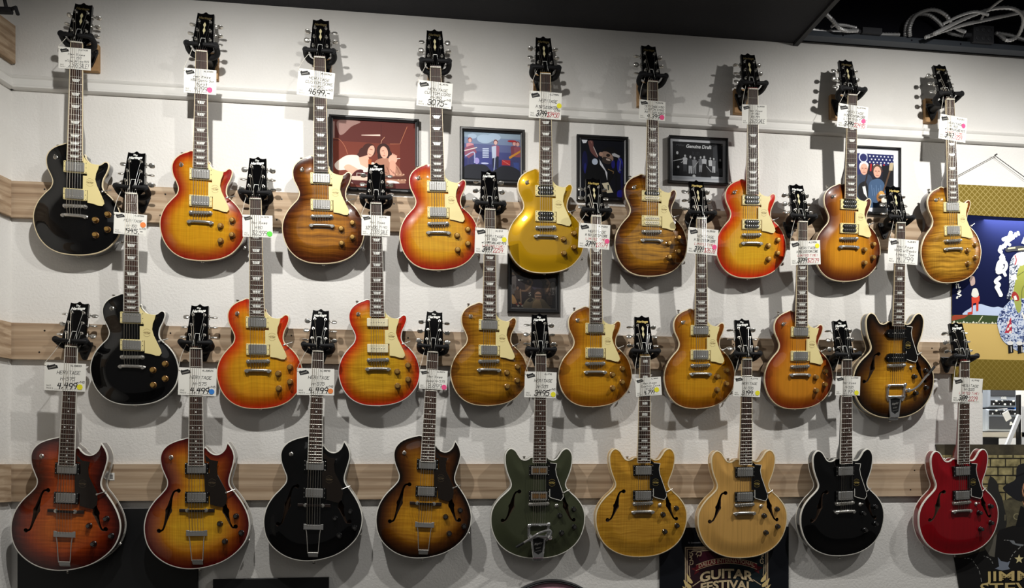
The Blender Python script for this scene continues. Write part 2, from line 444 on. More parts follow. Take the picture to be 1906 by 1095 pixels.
# plank and hanger high on the left wall, cut by the frame
m = MB(); lw(m, 0.003, 1.4, 3.14, 3.29, 0.0005, 0.021)
tag(link(bpy.data.objects.new('side_plank', m.mesh('side_plank', [M_PLANK], False))), 'short wooden plank end in the top left corner under a black hanger', 'plank', 'left wall planks')
hg = empty('wall_hanger', 'empty black hanger jutting out in the top left corner', 'hanger', tuple(P(6, 14, 0.32)), 'guitar hangers')
q = MB(); q.tube([(-0.09, 0.03, 0.0), (-0.03, 0, -0.012), (0.028, 0, -0.010)], 0.013, 8); part('yoke', q.mesh('yoke', [M_FOAM]), hg)
q = MB(); q.tube([(-0.08, 0.0, 0.055), (0.0, 0, 0.05), (0.012, 0, -0.008)], 0.007, 8); part('arm', q.mesh('arm', [M_BLACKPL]), hg)
q = MB(); q.tube([(0.024, 0, -0.006), (0.047, -0.01, -0.002), (0.055, -0.012, -0.028)], 0.0065, 8); part('finger', q.mesh('finger', [M_FOAM]), hg)

# ceiling: black soffit on the left, open plenum with a steel channel on the right
XS = P(1476, 75).x
m = MB(); m.box(((X0 - 0.3 + XS) / 2, -1.55, ZC + 0.045), (XS - X0 + 0.3, 3.1, 0.09)); struct('ceiling', m, M_CEIL)
m = MB(); m.box((XS + 0.012, -1.55, ZC + 0.03), (0.022, 3.1, 0.085)); struct('trim_3', m, mat('soffit_edge_metal', (52, 52, 54), 0.6))
m = MB(); m.box(((XS + XR) / 2, -1.5, ZC + 0.62), (XR - XS, 3.4, 0.04)); m.box((XS - 0.02, -1.55, ZC + 0.36), (0.04, 3.1, 0.54))
m.box(((XS + XR) / 2, -0.012, ZC + 0.29), (XR - XS - 0.02, 0.02, 0.56))
o = link(bpy.data.objects.new('ceiling_plenum', m.mesh('ceiling_plenum', [M_PLENUM], False))); o['kind'] = 'structure'
m = MB()
prof = [(0.0, 0.0), (0.042, 0.0), (0.042, 0.024), (0.039, 0.024), (0.039, 0.003), (0.0, 0.003)]
m.loft([[(x, -0.024 - a, ZC + 0.002 + z) for a, z in prof] for x in (XR, XS + 0.03)], True, True)
ch = tag(link(bpy.data.objects.new('steel_channel', m.mesh('steel_channel', [M_TRACK], False))), 'long grey steel channel under the open black ceiling at the top right', 'channel')
for u, v in ((1569, 66), (1697, 75), (1788, 82)):
    q = MB(); q.lathe([(0.004, -0.001), (0.004, 0.001)], n=8); part('screw_hole', q.mesh('screw_hole', [M_PLENUM]), ch, loc=tuple(P(u, v, 0.0662)), rot=(R(90), 0, 0))
M_COND = M_CONDUIT
def conduit(label, pts, r=0.009, seglen=0.006, d=None):
    """armoured flexible conduit: a tube with ribbed rings"""
    p3 = [P(u, v, 0.048 + max(0.0, dd - 0.12) * 0.24) for u, v, dd in pts]
    sp = spline([tuple(p) for p in p3], False, 10)
    out = [Vector(sp[0])]; 
    for a, b in zip(sp[:-1], sp[1:]):
        n = max(1, int((Vector(b) - Vector(a)).length / seglen))
        for k in range(1, n + 1): out.append(Vector(a).lerp(Vector(b), k / n))
    rr = [r * (1.0 if i % 2 else 0.78) for i in range(len(out))]
    m = MB(); m.tube(out, rr, 8)
    return tag(link(bpy.data.objects.new('flexible_conduit', m.mesh('conduit', [M_COND]))), label, 'conduit', 'conduits in the open ceiling')
conduit('pale conduit dropping steeply beside the black soffit edge', [(1531, 20, .45), (1548, 36, .40), (1562, 52, .36), (1575, 57, .30), (1597, 57, .26)])
conduit('conduit lying along the steel channel near the soffit edge', [(1497, 50, .16), (1525, 58, .15), (1570, 60, .14), (1630, 64, .13), (1674, 65, .12)])
conduit('thin conduit arching from the small flat box towards the soffit', [(1547, 50, .30), (1555, 46, .30), (1572, 47, .28), (1594, 52, .25)], 0.007)
conduit('taller of the two conduit arches left of the square junction box', [(1694, 68, .25), (1694, 50, .26), (1706, 28, .28), (1735, 18, .29), (1760, 28, .29), (1776, 50, .29), (1797, 60, .27)])
conduit('lower of the two conduit arches left of the square junction box', [(1685, 68, .15), (1687, 46, .16), (1702, 29, .19), (1726, 27, .2), (1746, 40, .2), (1765, 60, .17), (1795, 67, .145)])
conduit('straight conduit rising to the right edge above the junction box', [(1722, 70, .38), (1752, 59, .40), (1790, 47, .42), (1840, 36, .42), (1906, 22, .42), (1940, 16, .42)])
conduit('conduit sweeping up and looping over the junction box', [(1738, 63, .52), (1764, 50, .56), (1800, 33, .60), (1845, 17, .64), (1885, 16, .64), (1905, 34, .60), (1895, 66, .34), (1875, 75, .28), (1856, 62, .16)])
conduit('dull conduit curving up behind the other conduits', [(1755, 45, .60), (1785, 30, .66), (1815, 22, .70), (1840, 28, .72)], 0.007)
conduit('thin conduit running up into the dark ceiling', [(1826, 37, .54), (1834, 24, .66), (1850, 10, .8), (1872, -6, .98)], 0.006)
conduit('conduit leaving the junction box towards the right edge', [(1853, 62, .16), (1880, 66, .14), (1906, 74, .13), (1935, 80, .12)])
def jbox(label, u0, v0, u1, v1, d, knock):
    a, b = P(u0, v0, d), P(u1, v1, d); c = (a + b) / 2; w_, h_ = abs(b.x - a.x), abs(a.z - b.z)
    o = empty('junction_box', label, 'junction box', tuple(c), 'junction boxes')
    q = MB(); q.box((0, 0.02, 0), (w_, 0.04, h_)); part('box', q.mesh('box', [M_BOX], False), o)
    for i in range(knock):
        q = MB(); q.lathe([(0.012, 0), (0.012, 0.002), (0.009, 0.003), (0.009, 0.0015)], n=14)
        part('knockout', q.mesh('knockout', [M_BOX]), o, loc=(w_ * (-0.28 + 0.28 * (i % 3)), 0, h_ * (0.25 - 0.5 * (i // 3))), rot=(R(90), 0, 0))
    q = MB(); q.tube([(-w_ / 2 - 0.03, 0.02, 0), (-w_ / 2, 0.02, 0)], 0.011, 10); part('cable_clamp', q.mesh('cable_clamp', [M_BOX]), o)
    return o
jbox('square steel junction box with knockouts at the top right', 1812, 46, 1850, 80, .085, 6)
jbox('low flat box on the channel beside the conduits near the soffit', 1606, 50, 1642, 63, .085, 0)

# ------------------------------------------------------------------ pictures, posters and hangings on the wall
M_FRAME = mat('black_picture_frame', (16, 16, 18), 0.35, 0, 0.2)
M_MAT = mat('white_picture_mount', (222, 224, 228), 0.8)
def glass_mat():
    m = bpy.data.materials.new('picture_glass'); m.use_nodes = True
    nt = m.node_tree; N, L = nt.nodes, nt.links; N.remove(N['Principled BSDF'])
    fr = N.new('ShaderNodeFresnel'); fr.inputs[0].default_value = 1.45
    t = N.new('ShaderNodeBsdfTransparent'); g = N.new('ShaderNodeBsdfGlossy'); g.inputs['Roughness'].default_value = 0.03
    mx = N.new('ShaderNodeMixShader'); L.new(fr.outputs[0], mx.inputs[0]); L.new(t.outputs[0], mx.inputs[1]); L.new(g.outputs[0], mx.inputs[2])
    L.new(mx.outputs[0], N['Material Output'].inputs[0]); return m
M_GLASS = glass_mat()
def ink(c): return mat('ink_%02x%02x%02x' % tuple(c), c, 0.6, spec=0.2)
class Art:
    """flat printed picture: coloured shapes stacked in thin layers, drawn in the coordinates of rect (x0, y0, x1, y1; y down)"""
    def __init__(s, rect, w, h, bg):
        s.r = rect; s.w = w; s.h = h; s.mb = MB(); s.mats = []; s.z = 0.0
        s.poly([(rect[0], rect[1]), (rect[2], rect[1]), (rect[2], rect[3]), (rect[0], rect[3])], bg)
    def xy(s, p): return ((p[0] - s.r[0]) / (s.r[2] - s.r[0]) * s.w - s.w / 2, s.h / 2 - (p[1] - s.r[1]) / (s.r[3] - s.r[1]) * s.h)
    def c(s, col):
        m = col if isinstance(col, bpy.types.Material) else ink(col)
        if m not in s.mats: s.mats.append(m)
        s.mb.cur = s.mats.index(m); s.z += 0.00002
    def clip(s, pts):
        x0, y0, x1, y1 = s.r
        for ax, lim, sg in ((0, x0, 1), (0, x1, -1), (1, y0, 1), (1, y1, -1)):
            o = []
            for i in range(len(pts)):
                a, b = pts[i - 1], pts[i]; da, db = sg * (a[ax] - lim), sg * (b[ax] - lim)
                if (da < 0) != (db < 0):
                    t = da / (da - db); o.append((a[0] + (b[0] - a[0]) * t, a[1] + (b[1] - a[1]) * t))
                if db >= 0: o.append(b)
            pts = o
            if not pts: break
        return pts
    def poly(s, pts, col, smooth=False):
        s.c(col)
        if smooth: pts = spline(list(pts), True, 5)
        pts = s.clip(list(pts))
        if len(pts) < 3: return
        q = [s.xy(p) for p in pts]
        if area(q) < 0: q = q[::-1]
        s.mb.add([(x, y, s.z) for x, y in q], [tuple(range(len(q)))])
    def el(s, x, y, rx, ry, col, rot=0): s.poly(ell(x, y, rx, ry, 18, rot), col)
    def line(s, pts, wd, col, smooth=False):
        s.c(col)
        if smooth: pts = spline(list(pts), False, 6)
        q = [Vector(s.xy(p)) for p in pts]; h = wd / (s.r[2] - s.r[0]) * s.w / 2; L_, R_ = [], []
        for i, p in enumerate(q):
            t = (q[min(i + 1, len(q) - 1)] - q[max(i - 1, 0)]).normalized(); n = Vector((-t.y, t.x)) * h
            if i == 0: p = p - t * h * .5
            if i == len(q) - 1: p = p + t * h * .5
            L_.append(p + n); R_.append(p - n)
        k = len(q); s.mb.add([(p.x, p.y, s.z) for p in L_ + R_], [(i, k + i, k + i + 1, i + 1) for i in range(k - 1)])
    def text(s, t, x, y, h, col, w=None, align='l', bold=0.0, shear=0.0, fn=None):
        s.c(col); kx = s.w / (s.r[2] - s.r[0]); ky = s.h / (s.r[3] - s.r[1])
        m = MB(); put_text(m, t, 0, 0, h, w, 0, shear, bold, align)
        vs = []
        for p in m.v:
            q = (x + p[0], y - p[1])
            if fn: q = fn(q)
            X, Y = s.xy(q); vs.append((X, Y, s.z))
        s.mb.add(vs, m.f)
    def build(s, name, parent, loc=(0, 0, 0)):
        return part(name, s.mb.mesh(name, s.mats, False), parent, loc=loc)
    def person(s, x, y, k, skin, hair, top, low=(30, 30, 36)):
        """standing figure, head centre (x, y), k = head height"""
        s.poly([(x - k * .75, y + k * .75), (x - k * .3, y + k * .55), (x + k * .3, y + k * .55), (x + k * .75, y + k * .8), (x + k * .62, y + k * 2.9), (x - k * .6, y + k * 2.9)], top)
        s.poly([(x - k * .58, y + k * 2.8), (x + k * .58, y + k * 2.8), (x + k * .55, y + k * 5.2), (x + k * .1, y + k * 5.2), (x, y + k * 3.4), (x - k * .12, y + k * 5.2), (x - k * .55, y + k * 5.2)], low)
        s.el(x, y - k * .08, k * .42, k * .55, hair); s.el(x, y + k * .04, k * .32, k * .43, skin)

def picture(label, xl, yt, xr, yb, art, fw, mount=0.0, thick=0.018, frame_m=None, group='framed photographs on the wall'):
    """framed photograph between the pixel edges; art(w, h) returns an Art of the visible print"""
    xm = (xl + xr) / 2
    a, b = P(xl, yt, thick), P(xr, yb, thick); zt, zb = P(xm, yt, thick).z, P(xm, yb, thick).z
    w, h = b.x - a.x, zt - zb
    o = empty('framed_photo', label, 'picture', ((a.x + b.x) / 2, -0.002, (zt + zb) / 2), group); o.rotation_euler = (R(90), 0, 0)
    def ring(dx, z): return [(-w / 2 + dx, -h / 2 + dx, z), (w / 2 - dx, -h / 2 + dx, z), (w / 2 - dx, h / 2 - dx, z), (-w / 2 + dx, h / 2 - dx, z)]
    q = MB(); q.loft([ring(0, 0), ring(0, thick - .003), ring(.003, thick), ring(fw * .55, thick), ring(fw * .7, thick - .004), ring(fw, thick - .006), ring(fw, 0.006), ring(fw, 0)])
    part('frame', q.mesh('frame', [frame_m or M_FRAME], False), o)
    q = MB(); q.box((0, 0, 0.004), (w - fw * 1.6, h - fw * 1.6, 0.006)); part('backing', q.mesh('backing', [M_MAT if mount else M_FRAME], False), o)
    ar = art(w - 2 * fw - 2 * mount, h - 2 * fw - 2 * mount); ar.build('photo_print', o, (0, 0, 0.0072))
    q = MB(); q.add([(-w / 2 + fw * .9, -h / 2 + fw * .9, thick - .0065), (w / 2 - fw * .9, -h / 2 + fw * .9, thick - .0065), (w / 2 - fw * .9, h / 2 - fw * .9, thick - .0065), (-w / 2 + fw * .9, h / 2 - fw * .9, thick - .0065)], [(0, 1, 2, 3)])
    part('glass_pane', q.mesh('glass_pane', [M_GLASS], False), o)
    return o
SKIN = (222, 172, 150)
def art_duo(w, h):
    a = Art((85, 130, 830, 740), w, h, (88, 34, 27))
    a.poly([(85, 325), (700, 330), (830, 300), (830, 740), (85, 740)], (112, 48, 31)); a.poly([(690, 330), (755, 150), (830, 150), (830, 740), (690, 740)], (98, 36, 26))
    a.poly([(130, 140), (330, 140), (250, 190), (180, 260), (140, 260)], (150, 118, 110), True); a.poly([(85, 150), (100, 150), (100, 300), (85, 300)], (160, 130, 122))
    a.line([(520, 150), (520, 322)], 4, (70, 24, 20)); a.line([(755, 165), (690, 325), (600, 330)], 5, (176, 110, 76))
    a.poly([(340, 260), (510, 247), (512, 262), (340, 265)], (232, 205, 190)); a.line([(515, 340), (525, 300), (550, 270)], 5, (190, 140, 110)); a.line([(85, 305), (140, 310), (190, 370), (215, 440)], 4, (176, 110, 80), True)
    for (x, y, rx, ry) in ((410, 395, 62, 62), (355, 430, 40, 55), (330, 450, 30, 30)): a.el(x, y, rx, ry, (66, 26, 18))
    a.poly([(100, 540), (150, 490), (215, 452), (300, 448), (335, 480), (400, 520), (450, 505), (488, 560), (480, 680), (260, 705), (240, 590), (130, 590)], (226, 212, 200), True)
    a.poly([(315, 470), (400, 440), (420, 520), (390, 560), (330, 530)], SKIN); a.el(427, 405, 30, 55, SKIN, 18); a.line([(415, 385), (440, 392)], 6, (120, 60, 48)); a.line([(405, 430), (430, 440)], 4, (140, 60, 50))
    a.poly([(402, 480), (432, 480), (428, 580), (402, 580)], (166, 84, 36))
    a.poly([(185, 570), (230, 535), (330, 590), (335, 625), (290, 640)], SKIN, True)
    for (x, y, rx, ry) in ((540, 395, 62, 68), (590, 440, 30, 50), (510, 440, 24, 50)): a.el(x, y, rx, ry, (50, 20, 15))
    a.poly([(455, 520), (520, 465), (600, 470), (690, 560), (730, 700), (470, 700)], (168, 122, 100), True)
    a.el(545, 410, 36, 56, SKIN, -8); a.line([(525, 398), (545, 395)], 5, (110, 60, 48)); a.line([(535, 440), (555, 440)], 5, (140, 60, 50)); a.line([(545, 405), (548, 425)], 4, (190, 130, 110))
    a.el(625, 470, 40, 42, SKIN, 30)
    for i in range(4): a.line([(605 + i * 10, 465), (625 + i * 12, 418 + i * 6)], 10, SKIN)
    a.poly([(600, 490), (650, 500), (640, 620), (600, 630)], (210, 160, 138), True); a.line([(665, 462), (690, 458)], 7, (235, 225, 215))
    for i in range(7): a.line([(480 + i * 30, 540 + (i % 3) * 22), (520 + i * 28, 600 + (i % 2) * 30)], 5, (122, 76, 62))
    a.poly([(250, 640), (290, 590), (340, 575), (380, 600), (420, 590), (430, 690), (330, 720), (260, 700)], (74, 16, 16), True); a.el(368, 592, 12, 9, (235, 230, 220)); a.line([(290, 640), (340, 640), (340, 610), (300, 610), (300, 660)], 7, (200, 190, 180))
    a.poly([(255, 640), (420, 640), (420, 675), (255, 675)], (214, 190, 172)); a.poly([(520, 630), (700, 622), (745, 612), (752, 640), (700, 650), (520, 652)], (96, 48, 34))
    for i in range(6): a.el(660 + i * 16, 605 + (i % 2) * 50, 7, 7, (206, 170, 140))
    a.el(625, 682, 62, 17, (240, 238, 232), 6); a.poly([(440, 700), (830, 680), (830, 740), (440, 740)], (92, 34, 30))
    return a
def art_stage(w, h):
    a = Art((1258, 250, 1755, 690), w, h, (104, 116, 150))
    for y, c in ((250, (150, 168, 184)), (300, (126, 142, 170)), (360, (100, 108, 150)), (430, (76, 82, 136)), (500, (58, 62, 116))): a.poly([(1258, y), (1755, y), (1755, 690), (1258, 690)], c)
    for x, y, r_ in ((1440, 310, 70), (1520, 290, 60), (1330, 290, 40)): a.el(x, y, r_, r_ * .6, (176, 194, 212))
    for x, y, c in ((1310, 330, (210, 150, 160)), (1700, 340, (130, 70, 84)), (1730, 345, (150, 84, 100))): a.person(x, y, 44, (224, 178, 168), (140, 60, 60), c, (70, 72, 118))
    a.poly([(1265, 400), (1340, 370), (1370, 440), (1300, 500), (1262, 470)], (150, 92, 112)); a.line([(1262, 430), (1370, 395)], 9, (226, 216, 210)); a.line([(1270, 480), (1345, 440), (1350, 540)], 9, (188, 200, 226), True)
    for i in range(6): a.poly([(1420, 400 + i * 16), (1475, 396 + i * 16), (1475, 405 + i * 16), (1420, 409 + i * 16)], (206, 216, 236))
    a.poly([(1385, 500), (1500, 492), (1500, 548), (1385, 552)], (72, 78, 142)); a.el(1370, 520, 22, 30, (170, 160, 214)); a.el(1440, 540, 34, 8, (200, 206, 236))
    a.person(1535, 340, 46, (228, 190, 180), (120, 60, 56), (160, 92, 116), (44, 46, 66)); a.poly([(1500, 380), (1540, 370), (1540, 480), (1505, 490)], (198, 208, 226)); a.line([(1530, 470), (1520, 610)], 8, (190, 200, 222))
    a.poly([(1590, 500), (1665, 500), (1665, 550), (1590, 550)], (186, 54, 58)); a.line([(1595, 505), (1660, 545)], 6, (220, 120, 110)); a.poly([(1650, 470), (1755, 400), (1755, 420), (1660, 490)], (214, 150, 60))
    a.el(1680, 320, 40, 10, (170, 40, 44)); a.poly([(1690, 520), (1740, 520), (1740, 590), (1700, 590)], (66, 84, 150))
    a.poly([(1258, 590), (1300, 560), (1380, 552), (1450, 560), (1500, 610), (1540, 590), (1600, 556), (1690, 565), (1755, 610), (1755, 690), (1258, 690)], (44, 46, 54), True); a.poly([(1258, 640), (1755, 640), (1755, 690), (1258, 690)], (44, 46, 54))
    return a
def art_singer(w, h):
    a = Art((190, 150, 665, 800), w, h, (13, 15, 26))
    for x, y, rx, ry, c in ((235, 400, 30, 120, (22, 24, 70)), (240, 480, 14, 60, (34, 38, 120)), (620, 430, 34, 90, (40, 40, 150)), (545, 420, 20, 50, (34, 34, 120)), (625, 760, 40, 50, (34, 34, 140)), (640, 560, 14, 160, (20, 20, 70))): a.el(x, y, rx, ry, c)
    a.poly([(200, 155), (265, 155), (250, 190), (215, 195)], (235, 238, 245))
    a.poly([(270, 170), (300, 160), (325, 170), (335, 240), (380, 330), (360, 350), (300, 290), (280, 220)], (118, 78, 74), True); a.line([(330, 230), (375, 335)], 8, (210, 200, 196)); a.line([(300, 160), (310, 190)], 6, (180, 130, 120))
    a.poly([(240, 560), (270, 430), (330, 380), (400, 400), (470, 470), (560, 500), (500, 660), (480, 800), (250, 800)], (8, 9, 12), True)
    a.el(345, 400, 32, 36, (196, 206, 222)); a.poly([(440, 250), (540, 225), (600, 290), (520, 290), (420, 300)], (16, 16, 20), True)
    a.el(480, 335, 75, 50, (156, 128, 112), 35); a.el(410, 310, 22, 24, (186, 150, 130)); a.el(490, 320, 22, 18, (40, 30, 28)); a.poly([(440, 340), (530, 370), (500, 420), (430, 400)], (60, 50, 46), True); a.el(490, 370, 26, 12, (200, 180, 168), 20)
    a.poly([(530, 300), (560, 290), (620, 320), (610, 345), (540, 325)], (196, 196, 200)); a.line([(600, 340), (625, 380), (615, 490)], 9, (120, 124, 134)); a.line([(575, 340), (580, 800)], 13, (8, 9, 12))
    a.poly([(395, 370), (440, 450), (480, 520), (480, 610), (455, 500), (400, 430)], (222, 224, 230)); a.poly([(420, 645), (490, 630), (545, 745), (480, 755)], (224, 214, 186)); a.poly([(480, 660), (500, 660), (500, 720), (488, 720)], (60, 66, 60))
    a.line([(490, 480), (550, 505), (545, 525)], 8, (150, 120, 80)); a.line([(600, 500), (630, 480)], 12, (90, 100, 130))
    return a
def art_band(w, h):
    a = Art((1205, 185, 1770, 600), w, h, (30, 31, 34))
    a.poly([(1660, 230), (1720, 200), (1770, 220), (1770, 500), (1660, 500)], (64, 66, 70)); a.poly([(1205, 570), (1770, 570), (1770, 600), (1205, 600)], (196, 200, 206)); a.poly([(1640, 560), (1770, 560), (1770, 572), (1640, 590)], (226, 228, 232))
    a.text('Genuine Draft', 1355, 250, 38, (236, 238, 240), 285, bold=0.03, shear=0.15); a.text('Miller', 1245, 235, 26, (74, 76, 80), 95, shear=0.2, bold=0.02)
    a.text('BLUES', 1425, 330, 40, (62, 64, 68), 85)
    for i, (x, y, k, t, l) in enumerate(((1258, 310, 40, (10, 10, 11), (16, 16, 18)), (1345, 340, 34, (214, 216, 220), (70, 72, 76)), (1405, 350, 36, (60, 62, 66), (206, 208, 212)), (1450, 360, 34, (150, 152, 156), (150, 152, 156)), (1520, 350, 32, (120, 122, 126), (170, 172, 176)), (1560, 345, 36, (216, 218, 222), (24, 24, 26)), (1630, 358, 30, (226, 228, 230), (60, 60, 64)), (1668, 360, 30, (130, 132, 136), (214, 216, 220)), (1740, 370, 34, (14, 14, 16), (90, 92, 96)))):
        a.person(x, y, k, (206, 208, 210), (40, 40, 42), t, l)
    for x0, y0, x1, y1 in ((1215, 405, 1330, 375), (1300, 420, 1370, 380), (1560, 420, 1640, 510), (1440, 470, 1490, 400)): a.line([(x0, y0), (x1, y1)], 8, (196, 198, 200))
    a.el(1268, 470, 12, 14, (210, 212, 214)); a.el(1445, 565, 18, 18, (220, 222, 224)); a.poly([(1540, 420), (1580, 420), (1600, 570), (1530, 570)], (10, 10, 12))
    return a
def art_flag(w, h):
    a = Art((125, 85, 385, 440), w, h, (20, 22, 40))
    a.poly([(125, 85), (205, 85), (205, 440), (125, 440)], (34, 40, 96)); a.el(178, 110, 32, 34, (206, 212, 224)); a.el(178, 112, 24, 26, (34, 40, 96))
    a.poly([(205, 85), (385, 85), (385, 160), (205, 150)], (28, 36, 92))
    for i in range(7):
        for j in range(3): a.el(222 + i * 25 + (j % 2) * 12, 100 + j * 20, 5, 5, (232, 234, 240))
    for i in range(5): a.poly([(225 + i * 22, 150), (236 + i * 22, 150), (232 + i * 22, 200), (221 + i * 22, 200)], (226, 218, 214) if i % 2 else (176, 40, 44))
    a.poly([(310, 160), (385, 150), (385, 440), (310, 440)], (14, 14, 20))
    a.poly([(125, 260), (150, 225), (220, 225), (250, 300), (240, 440), (125, 440)], (50, 62, 84), True); a.poly([(225, 440), (215, 290), (260, 250), (300, 255), (325, 300), (330, 440)], (66, 92, 124), True)
    for i in range(5): a.line([(232 + i * 16, 290 + (i % 2) * 20), (240 + i * 15, 360)], 4, (96, 122, 154))
    for x, y, h_ in ((182, 185, (216, 218, 222)), (272, 200, (78, 62, 52))):
        a.el(x, y - 12, 34, 36, h_); a.el(x, y + 4, 26, 38, SKIN); a.line([(x - 16, y - 2), (x - 5, y - 2)], 4, (80, 56, 50)); a.line([(x + 5, y - 2), (x + 16, y - 2)], 4, (80, 56, 50)); a.line([(x, y), (x - 2, y + 14)], 3, (190, 136, 116)); a.line([(x - 9, y + 25), (x + 9, y + 25)], 4, (164, 96, 86))
    a.poly([(150, 290), (190, 270), (210, 320), (200, 400), (150, 380), (140, 330)], (16, 16, 20), True); a.line([(185, 300), (220, 150)], 8, (40, 28, 24)); a.poly([(170, 305), (190, 300), (205, 380), (180, 350)], (226, 226, 222))
    a.line([(315, 330), (362, 180)], 11, (90, 66, 48)); a.poly([(352, 190), (356, 140), (384, 138), (376, 190)], (186, 170, 140)); a.el(300, 370, 34, 40, (150, 100, 50)); a.el(300, 345, 18, 18, (206, 160, 90)); a.poly([(300, 350), (350, 350), (350, 420), (300, 420)], (220, 216, 206))
    return a
def art_crowd(w, h):
    a = Art((255, 110, 885, 875), w, h, (56, 46, 48))
    for x, y, rx, ry, c in ((300, 300, 60, 90, (38, 32, 36)), (620, 500, 80, 90, (84, 74, 90)), (640, 330, 120, 60, (44, 36, 44)), (850, 560, 50, 110, (132, 122, 112)), (285, 540, 30, 60, (144, 134, 124)), (320, 340, 70, 30, (96, 80, 64))): a.el(x, y, rx, ry, c)
    a.poly([(255, 390), (320, 370), (320, 640), (255, 660)], (112, 104, 100)); a.el(285, 540, 18, 36, (84, 76, 72)); a.poly([(345, 430), (420, 425), (418, 445), (350, 446)], (244, 244, 240))
    for x, y, c in ((490, 450, (150, 122, 100)), (770, 470, (160, 132, 108)), (340, 560, (140, 110, 92)), (800, 640, (126, 104, 92))): a.person(x, y, 60, c, (40, 30, 28), (96, 76, 62), (60, 48, 44))
    a.line([(400, 600), (470, 590), (550, 480), (520, 420)], 24, (150, 118, 92), True); a.line([(740, 400), (800, 480), (760, 600)], 24, (166, 134, 106), True); a.line([(380, 580), (390, 800)], 20, (150, 122, 96))
    a.poly([(255, 670), (290, 690), (330, 790), (260, 800)], (206, 160, 104), True)
    for i in range(6): a.el(310 + i * 20, 790 + (i % 3) * 22, 16, 16, ((200, 150, 110), (150, 60, 50), (226, 214, 196))[i % 3])
    a.text('S', 500, 680, 60, (196, 190, 180)); a.el(850, 600, 30, 70, (70, 62, 60)); a.text('B', 835, 580, 50, (190, 184, 176)); a.text('2', 835, 650, 50, (190, 184, 176))
    a.poly([(440, 875), (450, 760), (520, 705), (590, 715), (700, 720), (770, 800), (800, 875)], (156, 140, 112), True); a.poly([(560, 780), (600, 730), (660, 740), (700, 875), (540, 875)], (206, 178, 136)); a.poly([(470, 760), (530, 700), (570, 740), (520, 780)], (70, 64, 62))
    a.el(635, 640, 64, 82, (72, 58, 52)); a.el(635, 675, 50, 68, (196, 156, 128)); a.line([(595, 660), (685, 660)], 14, (40, 34, 34)); a.line([(605, 705), (668, 705)], 15, (74, 56, 48)); a.poly([(255, 866), (885, 866), (885, 875), (255, 875)], (236, 226, 220))
    return a
picture('wide black-framed red-toned photo of two long-haired people with a guitar', 612, 217, 780, 356, art_duo, 0.016)
picture('black-framed blue concert photo of a band on stage with a dark crowd', 856, 238, 977, 341, art_stage, 0.018)
picture('tall black-framed photo of a singer with raised arm at a microphone', 1074, 252, 1170, 373, art_singer, 0.018)
picture('white-mounted black and white photo of a band under the words Genuine Draft', 1246, 254, 1356, 340, art_band, 0.006, 0.014, 0.026)
picture('white-mounted colour photo of two men with guitars before a flag', 1582, 272, 1678, 399, art_flag, 0.011, 0.022)
picture('black-framed brown photo of a crowd with a man in glasses, under the gold guitar', 945, 474, 1042, 582, art_crowd, 0.018, 0.0)

def flat_thing(name, label, cat, xl, yt, xr, yb, thick, edge, sub, art, d=0.002, part_name='print', group=None):
    """poster or panel hung flat on the wall between the pixel edges"""
    xm = (xl + xr) / 2
    a, b = P(xl, yt, d + thick), P(xr, yb, d + thick); zt, zb = P(xm, yt, d + thick).z, P(xm, yb, d + thick).z
    w, h = b.x - a.x, zt - zb
    o = empty(name, label, cat, ((a.x + b.x) / 2, -d, (zt + zb) / 2), group); o.rotation_euler = (R(90), 0, 0)
    q = MB(); q.bbox((0, 0, thick / 2), (w, h, thick), min(0.002, thick * .4)); part(sub, q.mesh(sub, [edge], False), o)
    if art: art(w, h).build(part_name, o, (0, 0, thick + 0.0002))
    return o
M_PANEL = mat('black_panel', (11, 11, 13), 0.55)
flat_thing('wall_board', 'large plain black panel low on the wall behind the two leftmost bottom guitars', 'panel', 32, 947.5, 368, 1230, 0.012, M_PANEL, 'sheet', None)
flat_thing('wall_board', 'plain black panel whose top edge shows below the black hollow guitar', 'panel', 396, 1077, 612, 1240, 0.012, M_PANEL, 'sheet', None)

